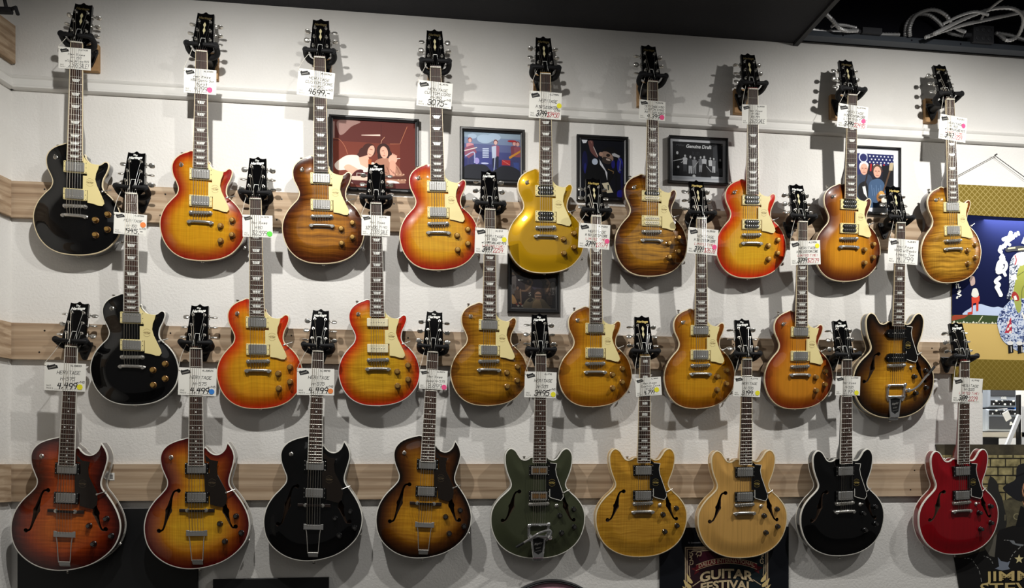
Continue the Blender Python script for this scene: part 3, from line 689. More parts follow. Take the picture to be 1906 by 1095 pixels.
def festival(w, h):
    a = Art((1228, 982, 1468, 1300), w, h, (17, 19, 25))
    cr = (192, 172, 140)
    def K(x, y): return (1200 + x / 6.353, 980 + y / 6.353)
    def KP(*p): return [K(*q) for q in p]
    x0, x1, y0, y1 = 470, 1455, 238, 1500
    a.poly(KP((x0, y0), (x1, y0), (x1, y1), (x0, y1)), cr); a.poly(KP((x0 + 12, y0 + 12), (x1 - 12, y0 + 12), (x1 - 12, y1), (x0 + 12, y1)), (60, 26, 28)); a.poly(KP((x0 + 22, y0 + 22), (x1 - 22, y0 + 22), (x1 - 22, y1), (x0 + 22, y1)), cr); a.poly(KP((x0 + 32, y0 + 32), (x1 - 32, y0 + 32), (x1 - 32, y1), (x0 + 32, y1)), (44, 22, 30))
    a.poly(KP((1000, 270), (1423, 270), (1423, 1500), (1000, 1500)), (24, 34, 38)); a.poly(KP((640, 320), (800, 300), (860, 420), (660, 420)), (70, 24, 40), True)
    for sx in (0, 1):
        f = (lambda x: x) if sx == 0 else (lambda x: x0 + x1 - x)
        for pts in (((520, 300), (560, 320), (545, 350), (525, 330), (560, 290), (640, 290)), ((600, 330), (620, 300), (660, 305), (650, 345), (620, 335), (615, 360)), ((525, 360), (550, 370), (540, 390)), ((525, 400), (560, 400), (560, 440), (530, 445), (535, 415)), ((520, 460), (522, 520), (530, 590)), ((640, 290), (700, 285), (770, 280))):
            a.line([K(f(p[0]), p[1]) for p in pts], 1.6, cr, True)
    a.text('Co Sponsored by', *K(508, 196), 2.6, (196, 198, 204), 24)
    # arched banner
    def arc(x, y):
        u = (x - 962) / 400.0
        return K(x, y + 95 * u * u)
    top = [arc(600 + i * 36, 375) for i in range(21)]; bot = [arc(1320 - i * 36, 440) for i in range(21)]
    a.poly([arc(540, 390), arc(620, 395), arc(640, 470), arc(575, 480), arc(590, 440)], (84, 24, 30)); a.poly([arc(1390, 390), arc(1310, 395), arc(1290, 470), arc(1350, 480), arc(1340, 440)], (84, 24, 30))
    a.poly(top + bot, (116, 34, 40)); a.line(top, 1.0, cr); a.line(bot, 1.0, cr)
    S = 6.353
    def bend(k, xc, yb):
        return lambda q: (q[0], q[1] + k * ((q[0] - xc) / 60.0) ** 2)
    xc, _ = K(962, 0)
    a.text('DALLAS INTERNATIONAL', xc, 980 + 428 / S, 7.2, (214, 190, 160), 104, 'c', 0.02, fn=bend(12.5, xc, 0))
    for bld, c in ((0.09, (16, 12, 14)), (0.035, (206, 184, 146))):
        a.text('GUITAR', xc, 980 + 610 / S, 16.5, c, 100, 'c', bld, fn=bend(11, xc, 0)); a.text('FESTIVAL', xc, 980 + 735 / S, 15.0, c, 97, 'c', bld, fn=bend(8, xc, 0))
    for sx in (0, 1):
        f = (lambda x: x) if sx == 0 else (lambda x: x0 + x1 - x)
        for i, pts in enumerate((((490, 550), (520, 590), (560, 650), (545, 670), (505, 640)), ((455, 625), (500, 660), (545, 700), (535, 731), (480, 700)), ((440, 700), (490, 731), (540, 780), (500, 790)))):
            a.poly([K(f(p[0]), p[1]) for p in pts], (222, 196, 134), True)
        a.line([K(f(560), 700), K(f(650), 640), K(f(700), 650)], 1.6, cr)
    return a
flat_thing('festival_poster', 'dark poster reading Dallas International Guitar Festival in cream letters', 'poster', 1228, 982, 1468, 1300, 0.006, mat('poster_edge', (60, 60, 60), 0.6), 'backing_board', festival)

def brick_mat():
    m = mat('printed_brick', (150, 138, 92), 0.6, spec=0.2)
    nt, N, L, b = nodes(m)
    bk = N.new('ShaderNodeTexBrick'); bk.inputs['Color1'].default_value = lin((190, 178, 128)); bk.inputs['Color2'].default_value = lin((172, 158, 110)); bk.inputs['Mortar'].default_value = lin((58, 54, 44))
    bk.inputs['Scale'].default_value = 9; bk.inputs['Mortar Size'].default_value = 0.03; bk.inputs['Brick Width'].default_value = 0.7; bk.inputs['Row Height'].default_value = 0.36
    v = texco(nt, (1, 1, 1), False); L.new(v.outputs[0], bk.inputs['Vector']); n = noise(nt, v, 30, 4); r = ramp(nt, [(0.3, (150, 150, 150)), (0.7, (255, 255, 255))]); L.new(n.outputs[0], r.inputs[0])
    mx = N.new('ShaderNodeMix'); mx.data_type = 'RGBA'; mx.blend_type = 'MULTIPLY'; mx.inputs[0].default_value = 1; L.new(bk.outputs[0], mx.inputs[6]); L.new(r.outputs[0], mx.inputs[7]); L.new(mx.outputs[2], b.inputs['Base Color'])
    return m
def mottled(name, a, b_, sc):
    m = mat(name, a, 0.65, spec=0.2); nt, N, L, b = nodes(m)
    n = noise(nt, texco(nt, (1, 1, 1), False), sc, 4, 0.6); r = ramp(nt, [(0.35, a), (0.65, b_)]); L.new(n.outputs[0], r.inputs[0]); L.new(r.outputs[0], b.inputs['Base Color']); return m
def duo_poster(w, h):
    K = lambda x, y: (1726 + x / 3.983, 820 + y / 3.983)
    KP = lambda *p: [K(*q) for q in p]
    a = Art((1741, 827, 2080, 1290), w, h, mottled('printed_grime', (52, 48, 40), (84, 78, 62), 12))
    a.poly(KP((60, 105), (1500, 105), (1500, 420), (600, 420), (540, 460), (60, 430)), brick_mat()); a.poly(KP((540, 440), (1500, 420), (1500, 640), (560, 640)), mottled('printed_dark_brick', (74, 70, 56), (104, 98, 76), 20))
    a.poly(KP((440, 290), (500, 300), (520, 380), (545, 440), (570, 640), (420, 640)), (46, 46, 44), True)
    a.text('C', *K(625, 585), 12, (150, 142, 108)); a.text('I', *K(560, 590), 11, (130, 122, 96))
    a.poly(KP((60, 860), (180, 860), (430, 800), (520, 660), (620, 630), (1500, 620), (1500, 1900), (60, 1900)), (30, 29, 29)); a.poly(KP((400, 790), (500, 690), (480, 860), (440, 850)), (104, 100, 90))
    a.poly(KP((640, 640), (680, 480), (740, 520), (900, 640)), (26, 26, 27))
    a.poly(KP((680, 360), (720, 300), (900, 300), (940, 420), (880, 560), (760, 560), (700, 470)), (190, 138, 104), True); a.poly(KP((690, 340), (705, 400), (690, 440), (715, 480), (722, 400)), (52, 40, 32))
    for i in range(2): a.el(*K(755 + i * 90, 390), 4.5, 2.2, (40, 30, 26))
    a.line(KP((795, 400), (790, 450), (810, 455)), 2, (150, 100, 76)); a.line(KP((760, 500), (840, 500)), 2.4, (130, 76, 64))
    a.poly(KP((548, 355), (570, 325), (640, 285), (650, 200), (690, 170), (800, 160), (900, 190), (930, 290), (1060, 340), (900, 345), (730, 300), (690, 360), (700, 440), (660, 445), (590, 400)), (37, 37, 40), True); a.line(KP((645, 265), (720, 235), (925, 265)), 3, (26, 26, 28))
    for pts in (((200, 865), (270, 870), (310, 910), (345, 960), (370, 1060)), ((600, 880), (630, 830), (690, 780), (720, 760)), ((555, 735), (600, 740), (640, 765), (690, 780)), ((390, 850), (440, 870), (470, 915))):
        sp = spline(KP(*pts), False, 4)
        for i in range(0, len(sp) - 1, 2): a.line([sp[i], sp[i + 1]], 1.3, (150, 150, 146))
    a.poly(KP((505, 860), (530, 890), (580, 900), (600, 890), (585, 930), (600, 950), (540, 960), (480, 945), (515, 930)), (128, 136, 150)); a.poly(KP((590, 735), (630, 740), (640, 760), (700, 770), (680, 785), (620, 765)), (126, 130, 134))
    st = [K(667 + (36 if i % 2 == 0 else 15) * math.sin(i * math.pi / 5), 878 - (36 if i % 2 == 0 else 15) * math.cos(i * math.pi / 5)) for i in range(10)]
    a.poly(st, (228, 214, 160))
    for bld, c in ((0.055, (14, 13, 12)), (0.012, (214, 190, 128))):
        a.text('JIMMIE', *K(398, 1036), 18, c, 130, bold=bld); a.text('STEVIE', *K(350, 1135), 21, c, 138, bold=bld)
    return a
jp = flat_thing('music_poster', 'large poster of a person in a black hat before bricks, lettered Jimmie', 'poster', 1741.5, 828, 2080, 1290, 0.004, mat('poster_paper_edge', (40, 38, 36), 0.7), 'backing_board', duo_poster)
# the sheet's lower left corner has crept in: shear that free edge
for ch_ in jp.children:
    me = ch_.data; hh = max(abs(v.co.y) for v in me.vertices); ww = max(abs(v.co.x) for v in me.vertices)
    for v in me.vertices:
        if v.co.x < 0: v.co.x += 0.105 * max(0, (-v.co.x / ww)) ** 3 * (hh - v.co.y) / hh

# round sign, only its top inside the picture
o = empty('round_sign', 'pink round sign with a double black rim at the bottom edge', 'sign', (P(1027, 1192, .02).x, -0.002, P(1027, 1192.5, .02).z)); o.rotation_euler = (R(90), 0, 0)
rr_ = (P(1027, 1079, .02).z - P(1027, 1192.5, .02).z)
q = MB(); q.lathe([(rr_, 0), (rr_, .018), (rr_ - .006, .021), (rr_ - .009, .018), (rr_ - .012, .021), (rr_ - .016, .018), (rr_ - .016, .004)], n=72); part('rim', q.mesh('rim', [M_FRAME]), o)
q = MB(); q.lathe([(rr_ - .0165, .003), (rr_ - .0165, .010)], n=72); part('face', q.mesh('face', [mottled('pink_marbled_print', (206, 160, 172), (186, 128, 150), 18)], False), o)

# hanging cloth on the right
def patt(name, base, sc, kind):
    m = mat(name, base[0], 0.9, spec=0.1); nt, N, L, b = nodes(m)
    v = texco(nt, (1, 1, 1), False)
    if kind == 'diamond':
        mp = texco(nt, (1, 1, 1), False); mp.inputs['Rotation'].default_value = (0, 0, R(42))
        ws = []
        for dr in ('X', 'Y'):
            wv = N.new('ShaderNodeTexWave'); wv.bands_direction = dr; wv.inputs['Scale'].default_value = sc; L.new(mp.outputs[0], wv.inputs['Vector'])
            r = ramp(nt, [(0.9, (0, 0, 0)), (0.98, (255, 255, 255))]); L.new(wv.outputs['Fac'], r.inputs[0]); ws.append(r)
        mxx = N.new('ShaderNodeMath'); mxx.operation = 'MAXIMUM'; L.new(ws[0].outputs[0], mxx.inputs[0]); L.new(ws[1].outputs[0], mxx.inputs[1])
        r = ramp(nt, [(0.0, base[0]), (1.0, base[1])]); L.new(mxx.outputs[0], r.inputs[0])
    else:
        n = noise(nt, v, sc, 2, 0.5, 1.5); r = ramp(nt, [(0.42, base[0]), (0.5, base[1]), (0.58, base[2])], 'CONSTANT'); L.new(n.outputs[0], r.inputs[0])
    L.new(r.outputs[0], b.inputs['Base Color']); return m
def cloth(w, h):
    a = Art((1772, 350, 2020, 727), w, h, mat('navy_dyed_cotton', (20, 25, 56), 1.0, spec=0.02))
    gold = patt('gold_brocade', ((122, 104, 44), (168, 150, 92)), 16, 'diamond')
    dull = patt('dull_gold_brocade', ((116, 98, 36), (136, 118, 56)), 16, 'diamond')
    Q = lambda x, y: (1740 + x / 5.476, 540 + y / 5.476)
    U = lambda x, y: (1740 + x / 4.76, 330 + y / 4.76)
    QP = lambda *p: [Q(*q) for q in p]
    UP_ = lambda *p: [U(*q) for q in p]
    # meadow, mist and pale ground
    a.poly(QP((370, 190), (440, 160), (480, 160), (530, 175), (590, 185), (640, 178), (700, 190), (900, 180), (1600, 190), (1600, 300), (370, 300)), (182, 196, 222), True)
    a.poly(QP((150, 275), (330, 268), (1600, 275), (1600, 360), (150, 352)), (52, 70, 34)); a.line(QP((480, 278), (440, 340)), 1.5, (206, 204, 170)); a.poly(QP((150, 340), (300, 300), (340, 270), (200, 275), (150, 300)), (150, 60, 36))
    for i in range(14): a.poly(QP((180 + i * 32, 352), (196 + i * 32, 330 + (i % 3) * 8), (212 + i * 32, 352)), (222, 220, 200))
    a.poly(QP((150, 354), (1600, 362), (1600, 720), (150, 714)), (206, 176, 104))
    # red gate and small figure at the left
    a.poly(QP((370, 90), (450, 75), (450, 130), (372, 160)), (204, 62, 40)); a.poly(QP((372, 150), (385, 150), (380, 262), (370, 262)), (188, 54, 36)); a.poly(QP((415, 130), (440, 130), (438, 228), (416, 232)), (204, 62, 40)); a.poly(QP((330, 245), (372, 235), (372, 265), (330, 268)), (196, 60, 38))
    a.el(*Q(405, 60), 7, 6, (206, 206, 196)); a.el(*Q(402, 20), 4, 5, (24, 24, 26)); a.el(*U(325, 930), 4.5, 6, (196, 178, 160)); a.poly(UP_((310, 900), (345, 900), (350, 960), (315, 975)), (176, 150, 140), True); a.poly(UP_((330, 1010), (365, 1000), (380, 1050), (325, 1070)), (216, 216, 206), True)
    # brush lettering: large column and a small column
    wh = (238, 238, 232)
    for pts, wd in ((((600, 560), (640, 545), (690, 530)), 6), (((665, 500), (650, 540), (610, 620)), 6.5), (((640, 580), (660, 560), (685, 545)), 5), (((645, 600), (655, 606)), 5), (((705, 505), (712, 525)), 4), (((728, 492), (736, 512)), 4), (((578, 628), (566, 660), (578, 672)), 6), (((596, 612), (594, 640)), 3.5),
                    (((590, 700), (575, 725), (600, 715)), 5.5), (((600, 735), (560, 770), (545, 830)), 6.5), (((560, 790), (610, 760), (626, 790), (610, 830), (560, 855), (545, 850)), 5.5), (((590, 800), (570, 830), (600, 850), (615, 875)), 5.5),
                    (((565, 900), (530, 935), (560, 960), (540, 990)), 6.5), (((540, 985), (560, 1020), (575, 1050)), 7.5)):
        a.line(UP_(*pts), wd, wh, True); [a.el(*U(*p_), wd * .52, wd * .52, wh) for p_ in pts]
    for pts in (((180, 975), (200, 970)), ((190, 955), (188, 1005)), ((205, 965), (208, 1000), (222, 995)), ((205, 1030), (225, 1022), (215, 1045)), ((200, 1050), (225, 1065), (210, 1078))): a.line(UP_(*pts), 1.7, wh, True)
    for pts in (((230, 40), (260, 30)), ((245, 20), (235, 70)), ((225, 60), (265, 75)), ((218, 95), (232, 88)), ((215, 105), (230, 103))): a.line(QP(*pts), 1.8, wh)
    # robed figure
    blue = patt('printed_blue_robe', ((198, 206, 220), (110, 128, 172), (44, 54, 96)), 55, 'blot')
    a.poly(UP_((650, 830), (660, 760), (690, 700), (740, 670), (800, 660), (1100, 700), (1100, 1095), (660, 1095), (648, 1000)), patt('printed_grey_robe', ((190, 194, 200), (96, 104, 120), (40, 44, 60)), 60, 'blot'), True)
    a.poly(UP_((715, 880), (740, 800), (800, 770), (1100, 760), (1100, 1120), (690, 1120), (690, 1000)), (142, 146, 62), True)
    for pts in (((720, 880), (800, 830), (900, 820)), ((760, 1090), (770, 980), (860, 900)), ((840, 1100), (880, 980), (900, 860))): a.line(UP_(*pts), 1.2, (84, 90, 34), True)
    a.el(*U(745, 730), 9.5, 12.5, (232, 230, 226), -20); a.el(*U(800, 700), 9, 10, (232, 230, 226)); a.line(UP_((700, 700), (712, 740), (700, 780)), 2.2, (150, 40, 44), True); a.poly(UP_((660, 880), (705, 860), (720, 910), (670, 920)), (230, 230, 226))
    a.poly(UP_((620, 640), (720, 615), (800, 620), (800, 665), (700, 660), (630, 670)), (24, 26, 30), True); a.line(UP_((640, 640), (700, 630)), 2.2, (214, 190, 120)); a.line(UP_((730, 645), (800, 635)), 2.2, (214, 190, 120)); a.poly(UP_((755, 590), (790, 510), (800, 600)), (186, 200, 226))
    a.el(*U(705, 1075), 6, 10, (196, 190, 184)); a.line(UP_((690, 1030), (720, 1040), (730, 1090)), 2.4, (140, 50, 40), True)
    a.poly(QP((740, 130), (800, 100), (1000, 90), (1300, 160), (1300, 600), (900, 640), (700, 540), (640, 420), (625, 320), (660, 230)), blue, True)
    a.poly(QP((785, 30), (820, 20), (870, 120), (860, 220), (830, 230), (800, 140)), (148, 156, 80), True); a.poly(QP((770, 60), (800, 20), (840, 60), (845, 110), (800, 110)), (150, 40, 34), True); a.poly(QP((790, 70), (815, 60), (830, 105), (800, 110)), (226, 222, 214))
    a.poly(QP((740, 330), (765, 280), (775, 440), (700, 445)), (176, 44, 62)); 
    for i in range(4): a.el(*Q(735 + (i % 2) * 22, 340 + i * 32), 2.0, 3.2, (222, 214, 206), 30)
    a.poly(QP((870, 240), (880, 220), (960, 420), (940, 440)), (226, 224, 216))
    for x in (735, 830, 900): a.poly(QP((x, 565), (x + 50, 560), (x + 55, 640), (x + 5, 650)), (20, 20, 24)); a.el(*Q(x + 20, 545), 6, 4, (226, 224, 220))
    for x in (765, 872): a.line(QP((x, 580), (x + 4, 635)), 1.6, (206, 200, 186))
    a.poly([(1772, 350), (2020, 350), (2020, 408.5), (1772, 405)], gold); a.poly([(1772, 671), (2020, 671), (2020, 727), (1772, 727)], dull)
    return a
ck = flat_thing('hanging_scroll', 'hanging cloth with navy ground, white brush lettering and a robed figure, gold borders', 'hanging cloth', 1772, 349, 2020, 727, 0.003, mat('cloth_back', (120, 104, 60), 0.9), 'backing_cloth', cloth, d=0.004, part_name='printed_cloth')
q = MB(); a_, b_, c_ = P(1783, 327, .014), P(1852, 290, .012), P(1925, 343, .014); lo = Vector(ck.location)
loc = lambda p: (p.x - lo.x, p.z - lo.z, -(p.y - lo.y))
q.tube([loc(P(1772, 350, .014)), loc(a_), loc(b_), loc(c_), loc(P(1945, 352, .014))], 0.0016, 6); part('hanging_cord', q.mesh('hanging_cord', [M_INK]), ck)
q = MB(); q.lathe([(0.0035, 0), (0.0035, .012), (.002, .013)], n=8); part('nail', q.mesh('nail', [M_SCREW]), ck, loc=loc(P(1852, 289, .012)) )

# ------------------------------------------------------------------ amplifiers seen through the pass-through on the right
m = MB(); m.box(((OX0 + OX1) / 2, 0.9, OZ0 - 0.35), (OX1 - OX0 + 1.2, 0.04, 1.6)); m.box(((OX0 + OX1) / 2 + .1, 1.6, 1.6), (3.2, 0.04, 2.6))
o = link(bpy.data.objects.new('wall_beyond', m.mesh('wall_beyond', [mat('far_room_paint', (190, 188, 182), 0.8)], False))); o['kind'] = 'structure'
AMPS = -0.42                                      # distance behind the guitar wall (negative = behind)
M_TOLEX = mat('silver_grey_tolex', (150, 158, 168), 0.55); M_GRILLE = mat('dark_grille_cloth', (52, 54, 58), 0.85); M_AMPPANEL = mat('black_control_panel', (16, 17, 19), 0.4)
def amp(label, xl, yt, xr, yb, bands, logo):
    a, b = P(xl, yt, AMPS), P(xr, yb, AMPS); w, h = b.x - a.x, a.z - b.z
    o = empty('guitar_amplifier', label, 'amplifier', ((a.x + b.x) / 2, -AMPS, (a.z + b.z) / 2), 'amplifiers beyond the wall opening'); o.rotation_euler = (R(90), 0, 0)
    q = MB(); q.bbox((0, 0, -0.11), (w, h, 0.22), 0.008); part('cabinet', q.mesh('cabinet', [M_TOLEX], False), o)
    for kind, y0, y1 in bands:
        yy0, yy1 = h / 2 - y0 * h, h / 2 - y1 * h; hh = yy0 - yy1
        q = MB(); q.bbox((0.0, (yy0 + yy1) / 2, 0.002), (w * .86, hh, 0.004), 0.0015); part('control_panel' if kind == 'p' else 'grille', q.mesh('panel', [M_AMPPANEL if kind == 'p' else M_GRILLE], False), o)
        if kind == 'p':
            for i in range(8):
                q = MB(); q.lathe([(.0048, 0), (.0048, .006), (.004, .007)], n=10)
                part('knob', q.mesh('knob', [M_CHROME if i % 3 == 0 else M_WHITEPT if i % 3 == 1 else M_BKNOB]), o, loc=(-w * .36 + i * w * .10, (yy0 + yy1) / 2 + (0.01 if i % 2 else -0.008), 0.004))
    if logo[0]:
        q = MB(); put_text(q, logo[0], logo[1] * w, logo[2] * h, logo[3] * h, None, 0.0065, 0.25, 0.03, 'c'); part('badge', q.mesh('badge', [M_WHITEPT], False), o, label='white script badge on the grille')
    q = MB(); q.tube([(-w * .2, h / 2, -.1), (-w * .18, h / 2 + .004, -.1), (w * .18, h / 2 + .004, -.1), (w * .2, h / 2, -.1)], 0.003, 6); part('handle', q.mesh('handle', [M_BLACKPL]), o)
    return o
amp('upper silver-grey amplifier just under the hanging cloth', 1840, 716, 1893, 758.5, (('g', .12, .52), ('p', .70, .93)), ('OZL', 0.0, -0.14, 0.10))
amp('lower silver-grey amplifier with dark grille seen through the wall opening', 1836, 761.5, 1905, 803, (('p', .06, .26), ('g', .34, .92)), ('Bog', .18, -.22, .14))
def slab(name, label, cat, u0, v0, u1, v1, d, depth, m, rot=0.0, group=None):
    a, b = P(u0, v0, d), P(u1, v1, d); o = empty(name, label, cat, tuple((a + b) / 2 + Vector((0, depth / 2, 0))), group); o.rotation_euler = (0, R(rot), 0)
    q = MB(); q.box((0, 0, 0), (abs(b.x - a.x), depth, abs(a.z - b.z))); part('panel', q.mesh(name, [m], False), o); return o
sh = slab('shelf', 'pale shelf under the amplifiers beyond the wall opening', 'shelf', 1826, 804.5, 1925, 814, AMPS + 0.10, .5, mat('pale_shelf', (214, 206, 186), 0.6))
slab('black_case', 'small black case under the pale shelf in the wall opening', 'case', 1829.5, 815, 1859, 829, AMPS + 0.05, .2, M_BLACKPL)
slab('white_board', 'white board leaning diagonally across the lower amplifier', 'board', 1884, 770, 1890.5, 834, AMPS + 0.14, .012, mat('white_board_face', (226, 228, 230), 0.5), 24)
slab('post', 'thin black post at the right edge of the wall opening', 'post', 1896.5, 735, 1900.5, 1500, AMPS + 0.12, .02, M_BLACKPL)
slab('blue_box', 'small bright blue box on top of the lower amplifier', 'box', 1888.5, 749.5, 1898.5, 762.6, AMPS - 0.02, .05, mat('bright_blue', (40, 120, 214), 0.5))
slab('white_sign', 'white sign cut by the right edge beside the black post', 'sign', 1902, 757, 1930, 828, AMPS + 0.1, .01, mat('white_board_face', (226, 228, 230), 0.5))
slab('hang_tag', 'white tag hanging askew on the lower amplifier', 'tag', 1869, 766, 1880.5, 783, AMPS + 0.10, .003, M_CARD, -28)
st = flat_thing('barcode_sticker', 'small white barcode sticker on the lowest plank by the leftmost guitar', 'sticker', 201.5, 880.5, 213, 894.5, 0.0006, M_CARD, 'label', None, d=0.0205)
q = MB()
for i in range(7): q.add([(-.004 + .0, -.009 + i * .0026, .0012), (.006, -.009 + i * .0026, .0012), (.006, -.0078 + i * .0026, .0012), (-.004, -.0078 + i * .0026, .0012)], [(0, 1, 2, 3)])
part('barcode', q.mesh('barcode', [M_INKBL], False), st)
pl = bpy.data.lights.new('far_room_lamp', 'AREA'); pl.energy = 70; pl.size = 0.8; pl.color = (1, 1, 1)
po = link(bpy.data.objects.new('far_room_lamp', pl)); po.location = (P(1880, 700, AMPS).x - .1, 0.36, 2.75); po.rotation_euler = (R(12), 0, 0); po.location.y = 0.3

# ------------------------------------------------------------------ guitars: shapes traced in the guitar's own frame
# local frame: x right, y up the neck with the nut at 0, z towards the viewer with the fretboard face at 0, metres
SCALE = 0.629
def tracer(ox, oy, zoom, nut, bridge, hs=1.0):
    v = Vector((bridge[0] - nut[0], bridge[1] - nut[1])); L = v.length; s = L / SCALE; d = v / L; e = Vector((-d.y, d.x)); e = e if e.x > 0 else -e
    hf = 1 - (nut[0] - 953) * 8.8e-5
    def f(p):
        q = Vector((ox + p[0] / zoom - nut[0], oy + p[1] / zoom - nut[1]))
        return (q.dot(e) / (s * hf * hs), -q.dot(d) / s)
    return lambda pts: [f(p) for p in pts]
T_LP = tracer(150, 530, 4.563, (244.3, 361.6), (244.2, 664.8))
T_ES = tracer(1100, 800, 4.21, (1201, 665), (1197.9, 937.8))
T_HB = tracer(690, 780, 3.91, (805.7, 656.6), (792.3, 938.6))
T_BO = tracer(900, 800, 4.21, (1007, 662), (1003.8, 939))
T_BD = tracer(1580, 560, 4.56, (1677, 416), (1671.4, 680.4))
LP_OUT = T_LP([(355, 70), (290, 82), (230, 108), (185, 145), (160, 190), (155, 235), (165, 290), (190, 340), (210, 385), (213, 420), (196, 462), (150, 510), (100, 570), (65, 640), (50, 710), (55, 780), (80, 860), (125, 930), (190, 985), (270, 1018), (350, 1030), (440, 1031), (530, 1022), (620, 1000), (700, 960), (760, 905), (805, 840), (828, 760), (830, 700), (815, 630), (785, 565), (740, 510), (695, 472), (663, 440), (655, 400), (665, 350), (690, 300), (706, 255), (708, 225), (695, 204), (668, 203), (640, 225), (600, 238), (560, 232), (525, 205), (505, 180), (492, 150)])
es_half = [(.030, .429), (.045, .437), (.060, .441), (.075, .437), (.088, .420), (.100, .402), (.118, .392), (.133, .398), (.144, .416), (.1465, .440), (.142, .475), (.133, .505), (.123, .530), (.119, .547), (.124, .563), (.142, .582), (.166, .604), (.190, .635), (.203, .669), (.205, .705), (.201, .735), (.187, .775), (.163, .810), (.128, .838), (.085, .857), (.045, .8655)]
ES_OUT = [(-x, -y) for x, y in es_half] + [(0, -.868)] + [(x, -y) for x, y in es_half[::-1]]
HB_OUT = T_HB([(378, 122), (320, 125), (260, 142), (215, 165), (180, 203), (165, 250), (170, 310), (190, 370), (203, 410), (197, 450), (165, 490), (110, 545), (65, 610), (40, 680), (33, 750), (45, 830), (80, 900), (140, 960), (210, 1000), (290, 1022), (370, 1026), (450, 1016), (540, 990), (620, 945), (690, 880), (730, 805), (743, 725), (730, 650), (700, 580), (660, 515), (627, 470), (618, 430), (630, 380), (650, 320), (662, 265), (655, 220), (640, 187), (621, 158), (621, 157), (612, 175), (600, 205), (575, 230), (545, 240), (515, 232), (490, 210), (474, 190)])
def smooth_outline(pts, n=4):
    o = spline(pts, True, n); c = [o[0]]
    for p in o[1:]:
        if math.hypot(p[0] - c[-1][0], p[1] - c[-1][1]) > 0.002: c.append(p)
    if math.hypot(c[0][0] - c[-1][0], c[0][1] - c[-1][1]) < 0.002: c.pop()
    return c if area(c) > 0 else c[::-1]
def fhole(path, T=None):
    c = spline(T(path) if T else path, False, 6); L = [0]
    for a, b in zip(c[:-1], c[1:]): L.append(L[-1] + math.hypot(b[0] - a[0], b[1] - a[1]))
    tot = L[-1]; r = 0.0085; left, right = [], []
    t0 = Vector(c[1]) - Vector(c[0]); t0.normalize(); t1 = Vector(c[-1]) - Vector(c[-2]); t1.normalize()
    cc = [tuple(Vector(c[0]) - t0 * r * k) for k in (1.0, .75, .4)] + c + [tuple(Vector(c[-1]) + t1 * r * k) for k in (.4, .75, 1.0)]
    LL = [-r, -.75 * r, -.4 * r] + L + [tot + .4 * r, tot + .75 * r, tot + r]
    for i, p in enumerate(cc):
        a, b = Vector(cc[max(i - 1, 0)]), Vector(cc[min(i + 1, len(cc) - 1)]); t = (b - a).normalized(); n = Vector((-t.y, t.x)); s_ = LL[i]
        wd = 0.0036 + 0.0062 * math.exp(-((s_ - tot / 2) / (tot * .2)) ** 2)
        if abs(s_ - tot / 2) < 0.005: wd += .003
        if s_ < 0 or s_ > tot: wd = 0.0005
        for q in (s_, tot - s_):
            if abs(q) < r: wd = max(wd, math.sqrt(r * r - q * q))
        if i in (0, len(cc) - 1): right.append(tuple(p)) ; continue
        left.append(tuple(Vector(p) + n * wd)); right.append(tuple(Vector(p) - n * wd))
    first, last = right[0], right[-1]
    poly = [first] + left + [last] + right[1:-1][::-1]
    out = [poly[0]]
    for p in poly[1:]:
        if math.hypot(p[0] - out[-1][0], p[1] - out[-1][1]) > 0.0009: out.append(p)
    return out if area(out) > 0 else out[::-1]
ES_F = T_ES([(265, 483), (240, 488), (222, 520), (204, 592), (182, 655), (158, 700), (135, 707)])
ES_FH = [fhole(ES_F), fhole([(-x, y) for x, y in ES_F])]
HB_F = T_HB([(281, 478), (252, 482), (232, 520), (211, 605), (188, 680), (165, 740), (137, 748)])
HB_F2 = T_HB([(545, 500), (565, 520), (578, 560), (592, 640), (610, 705), (630, 748), (650, 744)])
HB_FH = [fhole(HB_F), fhole(HB_F2)]

